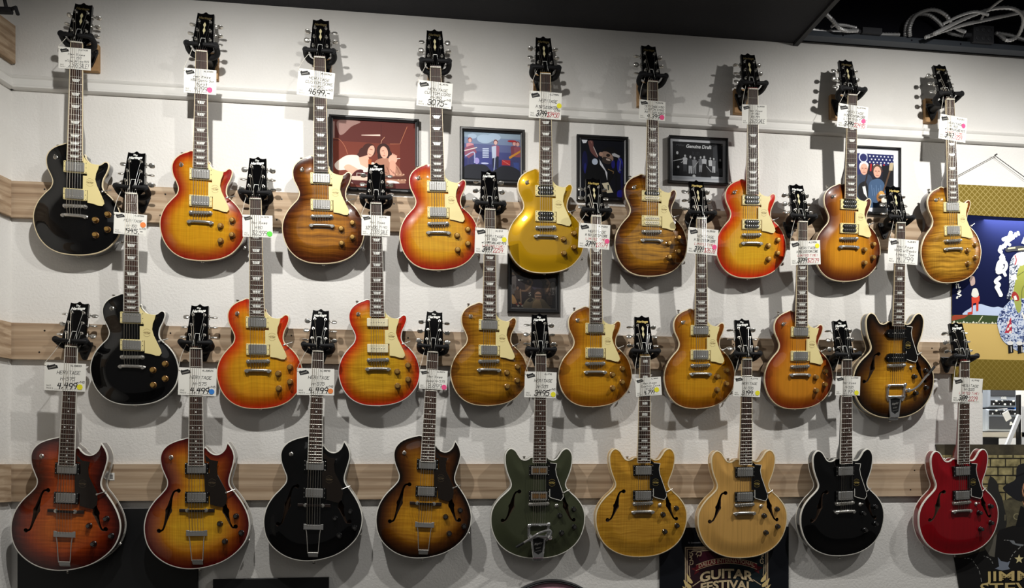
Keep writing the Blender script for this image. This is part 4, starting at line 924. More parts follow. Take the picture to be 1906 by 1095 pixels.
def seg_dist(P_, poly):
    A = np.array(poly); B = np.roll(A, -1, axis=0); d = np.full(len(P_), 9.0)
    for a, b in zip(A, B):
        ab = b - a; t = np.clip(((P_ - a) @ ab) / max(ab @ ab, 1e-12), 0, 1); q = a + t[:, None] * ab
        d = np.minimum(d, np.hypot(*(P_ - q).T))
    return d
def inside(P_, poly):
    A = np.array(poly); B = np.roll(A, -1, axis=0); r = np.zeros(len(P_), bool)
    for a, b in zip(A, B):
        c = (a[1] > P_[:, 1]) != (b[1] > P_[:, 1])
        x = (b[0] - a[0]) * (P_[:, 1] - a[1]) / (b[1] - a[1] if abs(b[1] - a[1]) > 1e-12 else 1e-12) + a[0]
        r ^= c & (P_[:, 0] < x)
    return r
class Body: pass
def make_body(name, outline, holes, z_edge, rim, arch, arch_r, bind_w):
    B = Body(); out = smooth_outline(outline); B.out = out; B.z_edge, B.arch, B.arch_r = z_edge, arch, arch_r
    g = 0.0075; xs = [p[0] for p in out]; ys = [p[1] for p in out]
    gx, gy = np.meshgrid(np.arange(min(xs), max(xs), g), np.arange(min(ys), max(ys), g)); gx = gx + (np.arange(gx.shape[0]) % 2)[:, None] * g / 2
    Q = np.column_stack([gx.ravel(), gy.ravel()]); Q = Q[inside(Q, out)]; Q = Q[seg_dist(Q, out) > g * .55]
    for h in holes: Q = Q[~inside(Q, h)]; Q = Q[seg_dist(Q, h) > g * .4]
    ring = inset(out, 0.0026)
    vs = [Vector(p) for p in out]; ed = [(i, (i + 1) % len(out)) for i in range(len(out))]
    for h in holes:
        o = len(vs); vs += [Vector(p) for p in h]; ed += [(o + i, o + (i + 1) % len(h)) for i in range(len(h))]
    vs += [Vector(p) for p in Q]
    r = delaunay_2d_cdt(vs, ed, [], 0, 1e-6)
    V = np.array([tuple(p) for p in r[0]]); F = [tuple(f) for f in r[2]]
    C = np.array([V[list(f)].mean(axis=0) for f in F]); keep = inside(C, out)
    for h in holes: keep &= ~inside(C, h)
    F = [f if area([V[i] for i in f]) > 0 else f[::-1] for f, k in zip(F, keep) if k]
    D = seg_dist(V, out); B.V, B.D = V, D
    t = np.clip(D / arch_r, 0, 1); Z = z_edge + arch * (t * t * (3 - 2 * t))
    mb = MB(); mb.cur = 0; mb.add([(x, y, z) for (x, y), z in zip(V, Z)], F)
    # smoothed distance used by the lacquer
    nb = [[] for _ in V]
    for f in F:
        for a in f:
            for b in f:
                if a != b: nb[a].append(b)
    S = D.copy(); edge = D < 1e-5
    for _ in range(14):
        S2 = np.array([S[n].mean() if n else S[i] for i, n in enumerate(nb)]); S = np.where(edge, 0, .5 * S + .5 * S2)
    zb = z_edge - rim; n = len(out)
    mb.cur = 1
    mb.loft([[(x, y, zb) for x, y in inset(out, .006)], [(x, y, zb + .002) for x, y in inset(out, .0018)], [(x, y, zb + .006) for x, y in out], [(x, y, z_edge) for x, y in out]], True, False)
    mb.cur = 2
    for h in holes:
        hz = [float(z_edge + arch * (lambda t: t * t * (3 - 2 * t))(min(1, seg_dist(np.array([p]), out)[0] / arch_r))) for p in h]; k = len(h)
        vs = [(p[0], p[1], z) for p, z in zip(h, hz)] + [(p[0], p[1], z - .028) for p, z in zip(h, hz)]
        mb.add(vs, [(i, (i + 1) % k, k + (i + 1) % k, k + i) for i in range(k)] + [tuple(k + i for i in range(k))])
    me = mb.mesh(name, [M_WALL, M_WALL, M_ROUT], True, 40)
    at = me.attributes.new('rim_distance', 'FLOAT', 'POINT')
    vals = np.zeros(len(me.vertices)); vals[:len(S)] = np.clip(S / 0.13, 0, 1); at.data.foreach_set('value', vals)
    B.me = me
    b = MB(); o2 = inset(out, -0.0006)
    b.loft([[(x, y, z_edge - .0065) for x, y in o2], [(x, y, z_edge + .0004) for x, y in o2], [(x, y, z_edge + .0012) for x, y in inset(out, .0004)], [(x, y, z_edge + .0012) for x, y in inset(out, bind_w)], [(x, y, z_edge - .002) for x, y in inset(out, bind_w)]])
    B.binding = b.mesh('binding', [M_CREAM], True, 50)
    b = MB(); zz = zb + .006
    b.loft([[(x, y, zz - .002) for x, y in o2], [(x, y, zz + .003) for x, y in o2], [(x, y, zz + .003) for x, y in inset(out, .002)], [(x, y, zz - .002) for x, y in inset(out, .002)], [(x, y, zz - .002) for x, y in o2]])
    B.back_binding = b.mesh('back_binding', [M_CREAM], True, 50)
    def top(x, y):
        d = min(1, float(seg_dist(np.array([[x, y]]), out)[0]) / arch_r); return z_edge + arch * d * d * (3 - 2 * d)
    B.top = top; B.z_back = zb
    return B
BLP = make_body('carved_body', LP_OUT, [], -0.026, 0.048, 0.012, 0.06, 0.0030)
BES = make_body('thinline_body', ES_OUT, ES_FH, -0.026, 0.042, 0.011, 0.075, 0.0036)
BHB = make_body('hollow_body', HB_OUT, HB_FH, -0.028, 0.062, 0.012, 0.075, 0.0032)

# shared small meshes
def FB_W(y): return 0.0435 + (0.0575 - 0.0435) * (-y / 0.4525)
FB_END = -0.4525
_m = MB(); _m.loft([[(-FB_W(y) / 2, y, -.006), (FB_W(y) / 2, y, -.006), (FB_W(y) / 2, y, -.0008), (FB_W(y) / 2 - .003, y, 0), (-FB_W(y) / 2 + .003, y, 0), (-FB_W(y) / 2, y, -.0008)] for y in (FB_END, 0)], True, True)
ME_FB = _m.mesh('fingerboard', [M_ROSE], False)
_m = MB()
for s_ in (-1, 1): _m.loft([[(s_ * FB_W(y) / 2 - .0011, y, -.0058), (s_ * FB_W(y) / 2 + .0006, y, -.0058), (s_ * FB_W(y) / 2 + .0006, y, .0002), (s_ * FB_W(y) / 2 - .0011, y, .0003)] for y in (FB_END, 0)], True, True)
ME_FBB = _m.mesh('fingerboard_binding', [M_CREAM], False)
_m = MB(); _m.tube([(-.5, 0, 0), (.5, 0, 0)], .0011, 6); ME_FRET = _m.mesh('fret', [M_FRET])
FRETS = [-SCALE * (1 - 2 ** (-k / 12)) for k in range(1, 23)]
def trap_inlay(k):
    y0, y1 = ([0] + FRETS)[k - 1], FRETS[k - 1]; yc = (y0 + y1) / 2; h = min(.0115, (y0 - y1) * .62); w_ = FB_W(yc) * .66; m = MB()
    m.prism([(-w_ / 2 + .006, yc - h / 2), (w_ / 2 - .006, yc - h / 2), (w_ / 2, yc + h / 2), (-w_ / 2, yc + h / 2)], -.0008, .00035); return m.mesh('inlay', [M_PEARL], False)
def block_inlay(k):
    y0, y1 = ([0] + FRETS)[k - 1], FRETS[k - 1]; yc = (y0 + y1) / 2; h = min(.011, (y0 - y1) * .5); w_ = FB_W(yc) * .48; m = MB()
    m.prism([(-w_ / 2, yc - h / 2), (w_ / 2, yc - h / 2), (w_ / 2, yc + h / 2), (-w_ / 2, yc + h / 2)], -.0008, .00035); return m.mesh('inlay', [M_PEARL], False)
_m = MB(); _m.lathe([(.0031, -.0005), (.0031, .0004)], n=14); ME_DOT = _m.mesh('inlay', [M_PEARL], False)
INL = [3, 5, 7, 9, 12, 15, 17, 19, 21]
ME_TRAP = {k: trap_inlay(k) for k in INL}; ME_TRAP[1] = trap_inlay(1)
ME_BLOCK = {k: block_inlay(k) for k in INL}; ME_BLOCK[1] = block_inlay(1)
def neck_mesh(heel_y, z_back):
    m = MB(); rings = []; ys = [0.012, 0.0, -.02, -.06, -.15, -.25, heel_y + .06, heel_y + .02, heel_y - .01, FB_END + .02]
    for y in ys:
        w_ = FB_W(min(y, 0)) / 2; dep = .016 + .004 * min(1, max(0, -y / .25))
        if y <= heel_y + .02: dep = -z_back - .014
        if y == heel_y + .06: dep = .030
        rings.append([(w_ * math.cos(a), y, -.006 - dep * math.sin(a) ** (0.9)) for a in [math.pi * k / 12 for k in range(13)]])
    m.loft(rings, True, True); return m.mesh('neck', [M_ROSE])
NECKS = {'LP': neck_mesh(-.372, BLP.z_back), 'ES': neck_mesh(-.425, BES.z_back), 'HB': neck_mesh(-.352, BHB.z_back)}
# headstock, built flat and tilted back 16 degrees
HEAD_T = R(16)
HT = Matrix.Rotation(-HEAD_T, 4, 'X')
HS = [(.0225, 0), (.024, .006), (.030, .015), (.040, .027), (.0415, .034), (.0405, .05), (.0365, .11), (.0325, .178), (.0322, .186), (.026, .1845), (.018, .183), (.010, .1845), (.004, .190), (0, .192)]
HS_OUT = HS + [(-x, y) for x, y in HS[-2::-1]]
HZ = -.0045
_m = MB(); _m.prism(HS_OUT, HZ - .0145, HZ, .0012); ME_HEAD = _m.mesh('headstock', [M_HEAD], True, 30)
_m = MB(); _m.prism([(-.0125, .026), (.0125, .026), (.0075, .066), (-.0075, .066)], HZ, HZ + .0018, .0006); ME_TRC = _m.mesh('truss_rod_cover', [M_HEAD], False)
_m = MB()
_m.ribbon([(-.0128, .022), (-.0075, .0668)], .0016, HZ + .0015); _m.ribbon([(-.0075, .0668), (.0075, .0668)], .0016, HZ + .0015); _m.ribbon([(.0075, .0668), (.0128, .022)], .0016, HZ + .0015); ME_TRCE = _m.mesh('cover_edge', [M_WHITEPT], False)
def logo_mesh(m_):
    m = MB()
    put_text(m, 'The', -.004, .1705, .0072, None, HZ + .0006, .3, .03, 'c'); put_text(m, 'Heritage', -.002, .157, .0112, .050, HZ + .0006, .3, .045, 'c', fn=lambda p: (p[0], p[1] + p[0] * .10)); return m.mesh('logo', [m_], False)
def logo_mesh2(m_):
    m = MB(); put_text(m, 'Heritage', -.001, .158, .0105, .049, HZ + .0006, .3, .04, 'c'); return m.mesh('logo', [m_], False)
ME_LOGO = {'white': logo_mesh(M_WHITEPT), 'gold': logo_mesh2(M_GOLDPT), 'dim': logo_mesh2(mat('dull_gold_print', (96, 84, 52), 0.5, 0.3)), 'bigwhite': logo_mesh2(M_WHITEPT)}
_m = MB(); _m.prism(spline([(0, .142), (.0045, .134), (.005, .128), (.0022, .121), (.0018, .117), (.0042, .109), (.0052, .102), (.0015, .094), (0, .086), (-.0015, .094), (-.0052, .102), (-.0042, .109), (-.0018, .117), (-.0022, .121), (-.005, .128), (-.0045, .134)], True, 3), HZ, HZ + .0005)
ME_HINL = _m.mesh('headstock_inlay', [mat('warm_pearl', (214, 204, 160), 0.25, 0, 0.5)], False)
_m = MB(); _m.lathe([(.0062, HZ - .0005), (.0062, HZ + .0018), (.0055, HZ + .0026), (.0030, HZ + .0026), (.0030, HZ + .006), (.0022, HZ + .0075), (.0033, HZ + .0085), (.0033, HZ + .0105), (.0024, HZ + .0115)], n=16)
_m.tube([(0, 0, HZ - .018), (.030, 0, HZ - .021)], .0022, 8); _m.bbox((.004, 0, HZ - .020), (.020, .017, .010), .002); _m.lathe([(.0032, .0), (.0032, .007)], (.018, 0, HZ - .021), 10, 'x')
ME_TUNER = _m.mesh('tuner', [M_NICKEL])
_m = MB(); _m.lathe([(.0015, -.0105), (.006, -.010), (.0095, -.0055), (.0104, 0), (.0095, .007), (.0065, .011), (.002, .0125)], n=16, axis='x', sy=0.42)
ME_BUTTON = _m.mesh('tuner_button', [M_NICKEL])
_m = MB(); _m.bbox((0, .0022, .0003), (.0436, .0050, .0085), .0012); ME_NUT = _m.mesh('nut', [M_BONE], False)
# pickups
def ring_mesh(m_):
    m = MB(); m.prism(rrect(0, 0, .089, .045, .003), -.022, -.0075, .001); return m.mesh('pickup', [m_], True, 30)
ME_RING = {'cream': ring_mesh(M_GUARD), 'black': ring_mesh(M_BGUARD)}
_m = MB(); _m.prism(rrect(0, 0, .0695, .0375, .003), -.012, -.0022, .0016); ME_COVER = _m.mesh('pickup_cover', [M_AGEDNI], True, 30)
def poles(m_, y0=.0095, r=.0022, rows=1):
    m = MB()
    for j in range(rows):
        for i in range(6): m.lathe([(r, -.003), (r, -.0016), (r * .7, -.0013)], ((i - 2.5) * .0103, y0 * (1 if j == 0 else -1), 0), 8)
    return m.mesh('pole_screws', [m_])
ME_POLES = poles(M_NICKEL); ME_POLES2 = poles(M_CHROME, .0088, .0026, 2)
def bobbin(m_, y): m = MB(); m.prism(rrect(0, y, .067, .0165, .0075, 6), -.012, -.0028, .001); return m.mesh('bobbin', [m_], True, 30)
ME_BOB = {(c, s_): bobbin(M_BOBBIN_C if c == 'c' else M_BOBBIN_B, .0094 * s_) for c in 'cb' for s_ in (1, -1)}
_m = MB()
for sx in (-1, 1):
    for sy in (-1, 0, 1): _m.lathe([(.0014, -.0078), (.0014, -.0066), (.0008, -.0062)], (sx * .0405, sy * (.018 if sy else 0), 0), 8)
ME_RSCREW = _m.mesh('ring_screws', [M_SCREW]); 
_m = MB()
for sx in (-1, 1):
    for sy in (-1, 0, 1): _m.lathe([(.0014, -.0078), (.0014, -.0066), (.0008, -.0062)], (sx * .0405, sy * (.018 if sy else 0), 0), 8)
ME_RSCREWN = _m.mesh('ring_screws', [M_NICKEL])
_m = MB(); _m.prism(rrect(0, 0, .0855, .0355, .004), -.020, -.004, .0022); ME_SOAP = _m.mesh('pickup', [M_BOBBIN_C], True, 30)
_m = MB(); _m.prism([(-.058, 0), (-.046, .017), (-.038, .020), (.046, .020), (.05, .017), (.05, -.017), (.046, -.020), (-.038, -.020), (-.046, -.017)], -.020, -.004, .003); ME_DOG = _m.mesh('pickup', [M_BGUARD], True, 30)
_m = MB(); _m.lathe([(.0022, -.0045), (.0022, -.0034), (.0014, -.003)], (-.047, 0, 0), 8); ME_DOGS = _m.mesh('mounting_screw', [M_NICKEL])
_m = MB()
for i in range(6): _m.lathe([(.0022, -.0045), (.0022, -.0032), (.0015, -.0028)], ((i - 2.5) * .0103, 0, 0), 8)
ME_POLE90 = _m.mesh('pole_screws', [M_NICKEL])
_m = MB(); _m.prism(rrect(0, 0, .0695, .036, .003), -.012, -.003, .0016); ME_FRAMEC = _m.mesh('pickup_cover', [M_NICKEL], True, 30)
_m = MB()
for sx in (-1, 1): _m.prism(rrect(sx * .0155, 0, .028, .021, .002), -.0031, -.0026)
ME_FOIL = _m.mesh('foil_insert', [M_GOLDFOIL], False)
_m = MB()
for i in range(6):
    for sy in (-1, 1): _m.prism(rrect((i - 2.5) * .0095, sy * .0085, .0036, .0036, .0008), -.0030, -.0022)
ME_FOILP = _m.mesh('pole_screws', [M_BOBBIN_B], False)
# bridges and tailpieces
def bridge_mesh(w_=.089):
    m = MB(); m.prism(rrect(0, 0, w_, .0125, .006), -.010, -.002, .002)
    for i in range(6): m.box(((i - 2.5) * .0103, 0, -.0005), (.0072, .0085, .006)); 
    for sx in (-1, 1): m.lathe([(.0055, -.013), (.0055, -.0015), (.003, -.0005)], (sx * .037, 0, 0), 12); m.lathe([(.009, -.0165), (.009, -.012)], (sx * .037, 0, 0), 16)
    for i in range(6): m.lathe([(.0017, -.0085), (.0017, -.006), (.001, -.006)], ((i - 2.5) * .0103, 0, -.004), 6, 'y')
    return m.mesh('bridge', [M_NICKEL], True, 30)
ME_BRIDGE = bridge_mesh()
_m = MB(); _m.tube([(-.050, .0, -.010), (-.044, .002, -.008), (-.02, .0035, -.0075), (.02, .0035, -.0075), (.044, .002, -.008), (.050, 0, -.010)], [.0055, .0068, .0066, .0066, .0068, .0055], 12)
for s_ in (-1, 1): _m.lathe([(.0072, -.016), (.0072, -.003), (.0055, -.0015)], (s_ * .0415, .0, 0), 16); _m.lathe([(.0065, -.0014), (.0030, -.0012)], (s_ * .0415, 0, 0), 10)
ME_STOP = _m.mesh('tailpiece', [M_NICKEL])
_m = MB(); _m.prism([(-.066, -.005), (.066, -.006), (.066, .007), (.046, .007), (.040, .0045), (-.040, .0045), (-.046, .007), (-.066, .007)], -.019, -.008, .0015)
ME_WBRIDGE = _m.mesh('bridge', [mat('ebony_bridge', (38, 28, 24), 0.4)], True, 30)
_m = MB(); _m.box((0, .001, -.005), (.062, .007, .008)); ME_WSADDLE = _m.mesh('saddle', [mat('ebony_saddle', (30, 23, 20), 0.35)], False)
_m = MB()
for s_ in (-1, 1): _m.lathe([(.008, -.010), (.008, -.0065), (.0065, -.006)], (s_ * .034, .001, 0), 16)
ME_THUMB = _m.mesh('thumb_wheels', [M_NICKEL])
_m = MB(); _m.prism([(-.0395, -.0115), (.0395, -.0115), (.0395, .0115), (.032, .0115), (.026, .0085), (-.026, .0085), (-.032, .0115), (-.0395, .0115)], -.009, -.0055, .001)
ME_TRAPB = _m.mesh('tailpiece', [M_AGEDNI], True, 30)
_m = MB()
for s_ in (-1, 1): _m.tube([(s_ * .030, -.006, -.008), (s_ * .026, -.03, -.009), (s_ * .021, -.108, -.016), (s_ * .019, -.112, -.017)], .0017, 6)
_m.tube([(-.021, -.108, -.0165), (.021, -.108, -.0165)], .0020, 6); ME_TRAPR = _m.mesh('trapeze_rods', [M_NICKEL])
_m = MB(); _m.loft([[(-.0205, -.107, -.018), (.0205, -.107, -.018), (.0205, -.107, -.015), (-.0205, -.107, -.015)], [(-.0195, -.122, -.022), (.0195, -.122, -.022), (.0195, -.122, -.019), (-.0195, -.122, -.019)], [(-.0165, -.133, -.040), (.0165, -.133, -.040), (.0175, -.135, -.036), (-.0175, -.135, -.036)]], True, True)
ME_TRAPH = _m.mesh('hinge_plate', [M_AGEDNI], False)
# vibrato tailpiece
_m = MB(); _m.prism([(-.036, -.006), (-.028, -.014), (.028, -.014), (.036, -.006), (.033, -.03), (.024, -.10), (.0225, -.112), (-.0225, -.112), (-.024, -.10), (-.033, -.03)], -.019, -.0135, .0015)
_m.box((0, -.118, -.024), (.045, .012, .006)); ME_VIBP = _m.mesh('vibrato_plate', [M_CHROME], True, 30)
_m = MB(); _m.prism([(-.0235, -.028), (0, -.022), (.0235, -.028), (.0225, -.052), (.017, -.085), (0, -.096), (-.017, -.085), (-.0225, -.052)], -.0137, -.0131); ME_VIBB = _m.mesh('vibrato_badge', [M_BLACKPL], False)
_m = MB(); put_text(_m, 'Bigsby', 0, -.052, .0085, .034, -.0129, .25, .03, 'c', fn=lambda p: (p[0], p[1] + .2 * p[0])); put_text(_m, 'PATENT', 0, -.070, .0055, .022, -.0129, 0, .02, 'c', fn=lambda p: (p[0], p[1] + .2 * p[0])); _m.ribbon([(-.013, -.083), (.013, -.077)], .0012, -.0129)
ME_VIBT = _m.mesh('vibrato_lettering', [M_NICKEL], False)
_m = MB(); _m.tube([(-.043, .034, -.008), (.043, .034, -.008)], .0058, 12); _m.tube([(-.041, -.017, -.008), (.041, -.017, -.008)], .0045, 12)
for s_ in (-1, 1): _m.tube([(s_ * .042, .036, -.010), (s_ * .042, -.020, -.011), (s_ * .034, -.036, -.015)], .0062, 8); _m.lathe([(.0075, -.012), (.0075, -.0005), (.005, .0015)], (s_ * .042, .030 if s_ < 0 else .036, 0), 12)
ME_VIBR = _m.mesh('vibrato_roller', [M_CHROME])
# knobs and controls
_m = MB(); _m.lathe([(.0128, 0), (.0128, .003), (.0105, .0045), (.0092, .015), (.0085, .0165)], n=22); ME_KNOB = _m.mesh('control_knob', [M_KNOB])
_m = MB(); _m.lathe([(.0078, .0160), (.0078, .0172), (.004, .0176)], n=18); ME_KCAP = _m.mesh('knob_cap', [M_KNOBTOP])
_m = MB(); _m.lathe([(.0115, 0), (.0115, .003), (.0095, .005), (.0085, .016), (.0078, .017), (.004, .0174)], n=20); ME_BKNOB = _m.mesh('control_knob', [M_BKNOB])
_m = MB(); _m.lathe([(.0062, .0172), (.0062, .0178), (.003, .018)], n=16); ME_BKCAP = _m.mesh('knob_cap', [mat('silver_cap', (120, 118, 116), 0.3, 0.9)])
_m = MB(); _m.lathe([(.0085, 0), (.0085, .002), (.006, .0035), (.0045, .006), (.004, .007)], n=18); _m.tube([(0, 0, .006), (.003, .004, .013)], .0016, 8); _m.lathe([(.003, .0), (.0035, .003), (.002, .006)], (.003, .004, .012), 10); ME_SWITCH = _m.mesh('toggle_switch', [M_NICKEL])
_m = MB(); _m.lathe([(.006, 0), (.004, .003), (.0045, .009), (.0075, .012), (.0055, .014)], n=14); ME_STRAP = _m.mesh('strap_button', [M_NICKEL])
_m = MB(); _m.lathe([(.0095, 0), (.0095, .0015), (.0055, .0025), (.0055, .006), (.004, .006)], n=14); ME_JACK = _m.mesh('output_jack', [M_NICKEL])
# pickguards
LP_G = T_LP([(497, 172), (512, 200), (535, 222), (565, 235), (605, 242), (637, 242), (628, 280), (612, 318), (605, 370), (620, 420), (650, 480), (683, 545), (690, 572), (672, 596), (642, 596), (590, 582), (540, 576), (540, 470), (497, 470), (497, 345), (532, 345), (532, 250), (497, 250)])
ES_G = T_ES([(471, 232), (500, 260), (548, 266), (540, 310), (547, 355), (570, 420), (598, 500), (600, 530), (583, 555), (555, 548), (520, 538), (495, 528), (495, 465), (467, 465), (467, 365), (492, 365), (492, 275), (471, 270)])
HB_G = T_HB([(475, 238), (510, 275), (560, 285), (548, 330), (552, 380), (575, 430), (603, 490), (608, 540), (600, 580), (575, 605), (535, 595), (490, 580), (490, 500), (461, 500), (461, 365), (497, 365), (497, 290), (475, 285)])
def guard_mesh(poly, z0, z1, m_):
    m = MB(); m.prism(poly, z0, z1, .0007); return m.mesh('pickguard', [m_], False)
ME_GLP = guard_mesh(LP_G, -.0095, -.0078, M_GUARD); ME_GES = guard_mesh(ES_G, -.0095, -.0078, M_BGUARD); ME_GHB = guard_mesh(HB_G, -.0095, -.0078, M_TGUARD)
_m = MB(); _m.ribbon(ES_G[1:13], .0022, -.0074); ME_GEDGE = _m.mesh('pickguard_edge', [M_WHITEB], False)
def sticker_mesh(c, m_):
    m = MB(); x, y = c
    o = [(x + .015 * math.cos(a), y + .015 * math.sin(a)) for a in [2 * math.pi * k / 24 for k in range(25)]]
    m.ribbon(o[2:11], .0007, -.0074); m.ribbon(o[14:23], .0007, -.0074); put_text(m, 'Heritage', x, y - .002, .0052, .026, -.0074, .2, .03, 'c'); m.ribbon([(x - .010, y - .005), (x + .010, y - .005)], .0007, -.0074); m.ribbon([(x - .008, y + .006), (x + .008, y + .006)], .0007, -.0074)
    return m.mesh('guard_sticker', [m_], False)
ME_STK = {'LP': sticker_mesh(T_LP([(560, 400)])[0], mat('brown_print', (150, 128, 80), 0.6)), 'ES': sticker_mesh(T_ES([(512, 415)])[0], M_GOLDPT), 'HB': sticker_mesh(T_HB([(512, 432)])[0], mat('faint_print', (90, 76, 56), 0.5))}
_m = MB(); _m.tube([(0, 0, 0), (.030, .013, -.012)], .0022, 8); _m.lathe([(.004, -.001), (.004, .002), (.002, .003)], (0, 0, 0), 10); ME_GBRKT = _m.mesh('pickguard_bracket', [M_NICKEL])
def strings(tail, zt):
    """six string paths: tailpiece, bridge, nut, tuning post"""
    out = []
    for i in range(6):
        k = i - 2.5; nx = k * .0072; bx = k * .0103; col = 0 if i < 3 else 1; row = i if i < 3 else 5 - i
        px = (-1 if col == 0 else 1) * (.0277 - .0029 * row); py = .060 + .0425 * row
        post = HT @ Vector((px, py, HZ + .007))
        r = (.0009, .00078, .00066, .0005, .00045, .0004)[i]
        m = MB(); m.tube([(k * .0100, tail, zt), (bx, -SCALE, .0042), (bx * .82 + nx * .18, -.45, .0038), (nx, .0022, .0045), tuple(post)], r, 5); out.append(m.mesh('string', [M_BRONZE if i < 3 else M_STRING]))
    return out
STR = {'LP': strings(-.668, -.004), 'HB': strings(-.7165, -.006), 'VB': strings(-.718, -.003)}

# ------------------------------------------------------------------ lacquer finishes
BLACK = finish('black_lacquer', [(0, (7, 7, 8)), (1, (8, 8, 9))], 0, 0.3, 1.0, 0, 0)
def burst(name, edge, mid, centre, flame=0.0, w=1.0, rough=0.28):
    return finish(name, [(0.0, edge), (0.08 * w, edge), (0.26 * w, mid), (0.48 * w, centre), (1.0, centre)], flame, rough)
MAHOG = mat('dark_cherry_sides', (62, 18, 16), 0.3, 0, 1.0); REDSIDE = mat('bright_cherry_sides', (130, 22, 18), 0.3, 0, 1.0); BROWNSIDE = mat('walnut_brown_sides', (58, 30, 16), 0.3, 0, 1.0)
GOLD = finish('gold_top_lacquer', [(0, (178, 136, 8)), (1, (184, 140, 10))], 0, 0.34, 0.9, 0.25, 0)
NATF = finish('natural_flame_maple', [(0, (208, 156, 52)), (1, (214, 162, 58))], 0.13); NATP = finish('natural_plain_maple', [(0, (210, 162, 88)), (1, (214, 166, 92))], 0.0)
OLIVE = finish('olive_drab_lacquer', [(0, (60, 64, 46)), (1, (62, 66, 48))], 0, 0.3, 0.8, 0, 0); RED = finish('translucent_cherry_red', [(0, (134, 12, 22)), (1, (142, 15, 26))], 0, 0.28, 1.0, 0, 0.04)
NATSIDE = mat('natural_maple_sides', (190, 146, 70), 0.3, 0, 1.0); GOLDSIDE = mat('gold_brown_sides', (150, 108, 20), 0.35, 0.2, 0.8); TOBSIDE = mat('tobacco_black_sides', (20, 13, 9), 0.3, 0, 1.0); OLSIDE = mat('olive_sides', (44, 50, 34), 0.3, 0, 0.8); CHSIDE = mat('red_semi_sides', (120, 12, 18), 0.3, 0, 1.0); BLKSIDE = mat('black_sides', (8, 8, 9), 0.3, 0, 1.0); DKSIDE = mat('dark_red_brown_sides', (46, 18, 12), 0.3, 0, 1.0)

HANGER_PARTS = {}
def hanger_meshes():
    m = MB(); m.prism([(-.030, .026), (.030, .026), (.032, .016), (.010, -.040), (.004, -.046), (-.004, -.046), (-.010, -.040), (-.032, .016)], 0, .007, .0015); HANGER_PARTS['plate'] = m.mesh('wall_plate', [M_BLACKPL], True, 30)
    m = MB(); m.lathe([(.0045, .006), (.0045, .0078), (.002, .0088)], n=10); HANGER_PARTS['screw'] = m.mesh('screw', [M_SCREW])
    m = MB(); m.tube([(0, -.004, .004), (0, -.004, .045), (0, -.004, .070), (0, -.003, .080)], [.017, .016, .022, .020], 12); HANGER_PARTS['arm'] = m.mesh('arm', [M_BLACKPL])
    m = MB(); pts = [(-.055, .012, .122), (-.055, .005, .099), (-.046, -.003, .083), (-.024, -.008, .0755), (.024, -.008, .0755), (.046, -.003, .083), (.055, .005, .099), (.055, .012, .122)]
    m.tube(spline(pts, False, 3), .0112, 10); HANGER_PARTS['yoke'] = m.mesh('yoke', [M_FOAM])
    for s_, k in ((-1, 'gate_l'), (1, 'gate_r')):
        m = MB(); m.tube([(s_ * .056, .013, .126), (s_ * .044, .0125, .1325), (s_ * .009, .0115, .1340)], [.0095, .0085, .0066], 10); m.lathe([(.0125, -.004), (.0125, .003), (.010, .005)], (s_ * .054, .014, .128), 14); HANGER_PARTS[k] = m.mesh('gate', [M_FOAM])
hanger_meshes()
DN = 0.142                                         # nut to wall

def add_hanger(N, roll, label, on_block, blabel, yaw=0):
    """the yoke cradles the neck just above the nut; the plate sits on the plank or on its own wood block"""
    base_y = -0.0205
    # local z of the hanger points into the room; its gates end just in front of the strings
    x = N.x; z = N.z + 0.012; 
    o = empty('guitar_hanger', label, 'hanger', (x, base_y, z), 'guitar hangers'); o.rotation_euler = (R(90), 0, 0)
    part('wall_plate', HANGER_PARTS['plate'], o)
    for sx, sy in ((-.022, .017), (.022, .017), (0, -.036)): part('screw', HANGER_PARTS['screw'], o, loc=(sx, sy, 0))
    part('arm', HANGER_PARTS['arm'], o, label='round arm from the wall plate')
    fr = Matrix.Translation((0, 0, .11)) @ Matrix.Rotation(R(yaw), 4, 'Y') @ Matrix.Translation((0, 0, -.11)) @ Matrix.Rotation(roll, 4, 'Z')
    for n, k in (('yoke', 'yoke'), ('gate', 'gate_l'), ('gate', 'gate_r')):
        q = part(n, HANGER_PARTS[k], o); q.matrix_basis = fr
    if on_block:
        b = empty('wood_block', blabel, 'wood block', (x, -0.0105, z - 0.002), 'hanger blocks'); q = MB(); q.bbox((0, 0, 0), (.062, .108, .0195), .001)
        part('block', q.mesh('block', [M_PINE], False), b, rot=(R(90), 0, 0))
        for sy in (-.046, .046): part('screw', SCREW_ME, b, loc=(.0, -.010, sy), rot=(R(90), 0, 0))

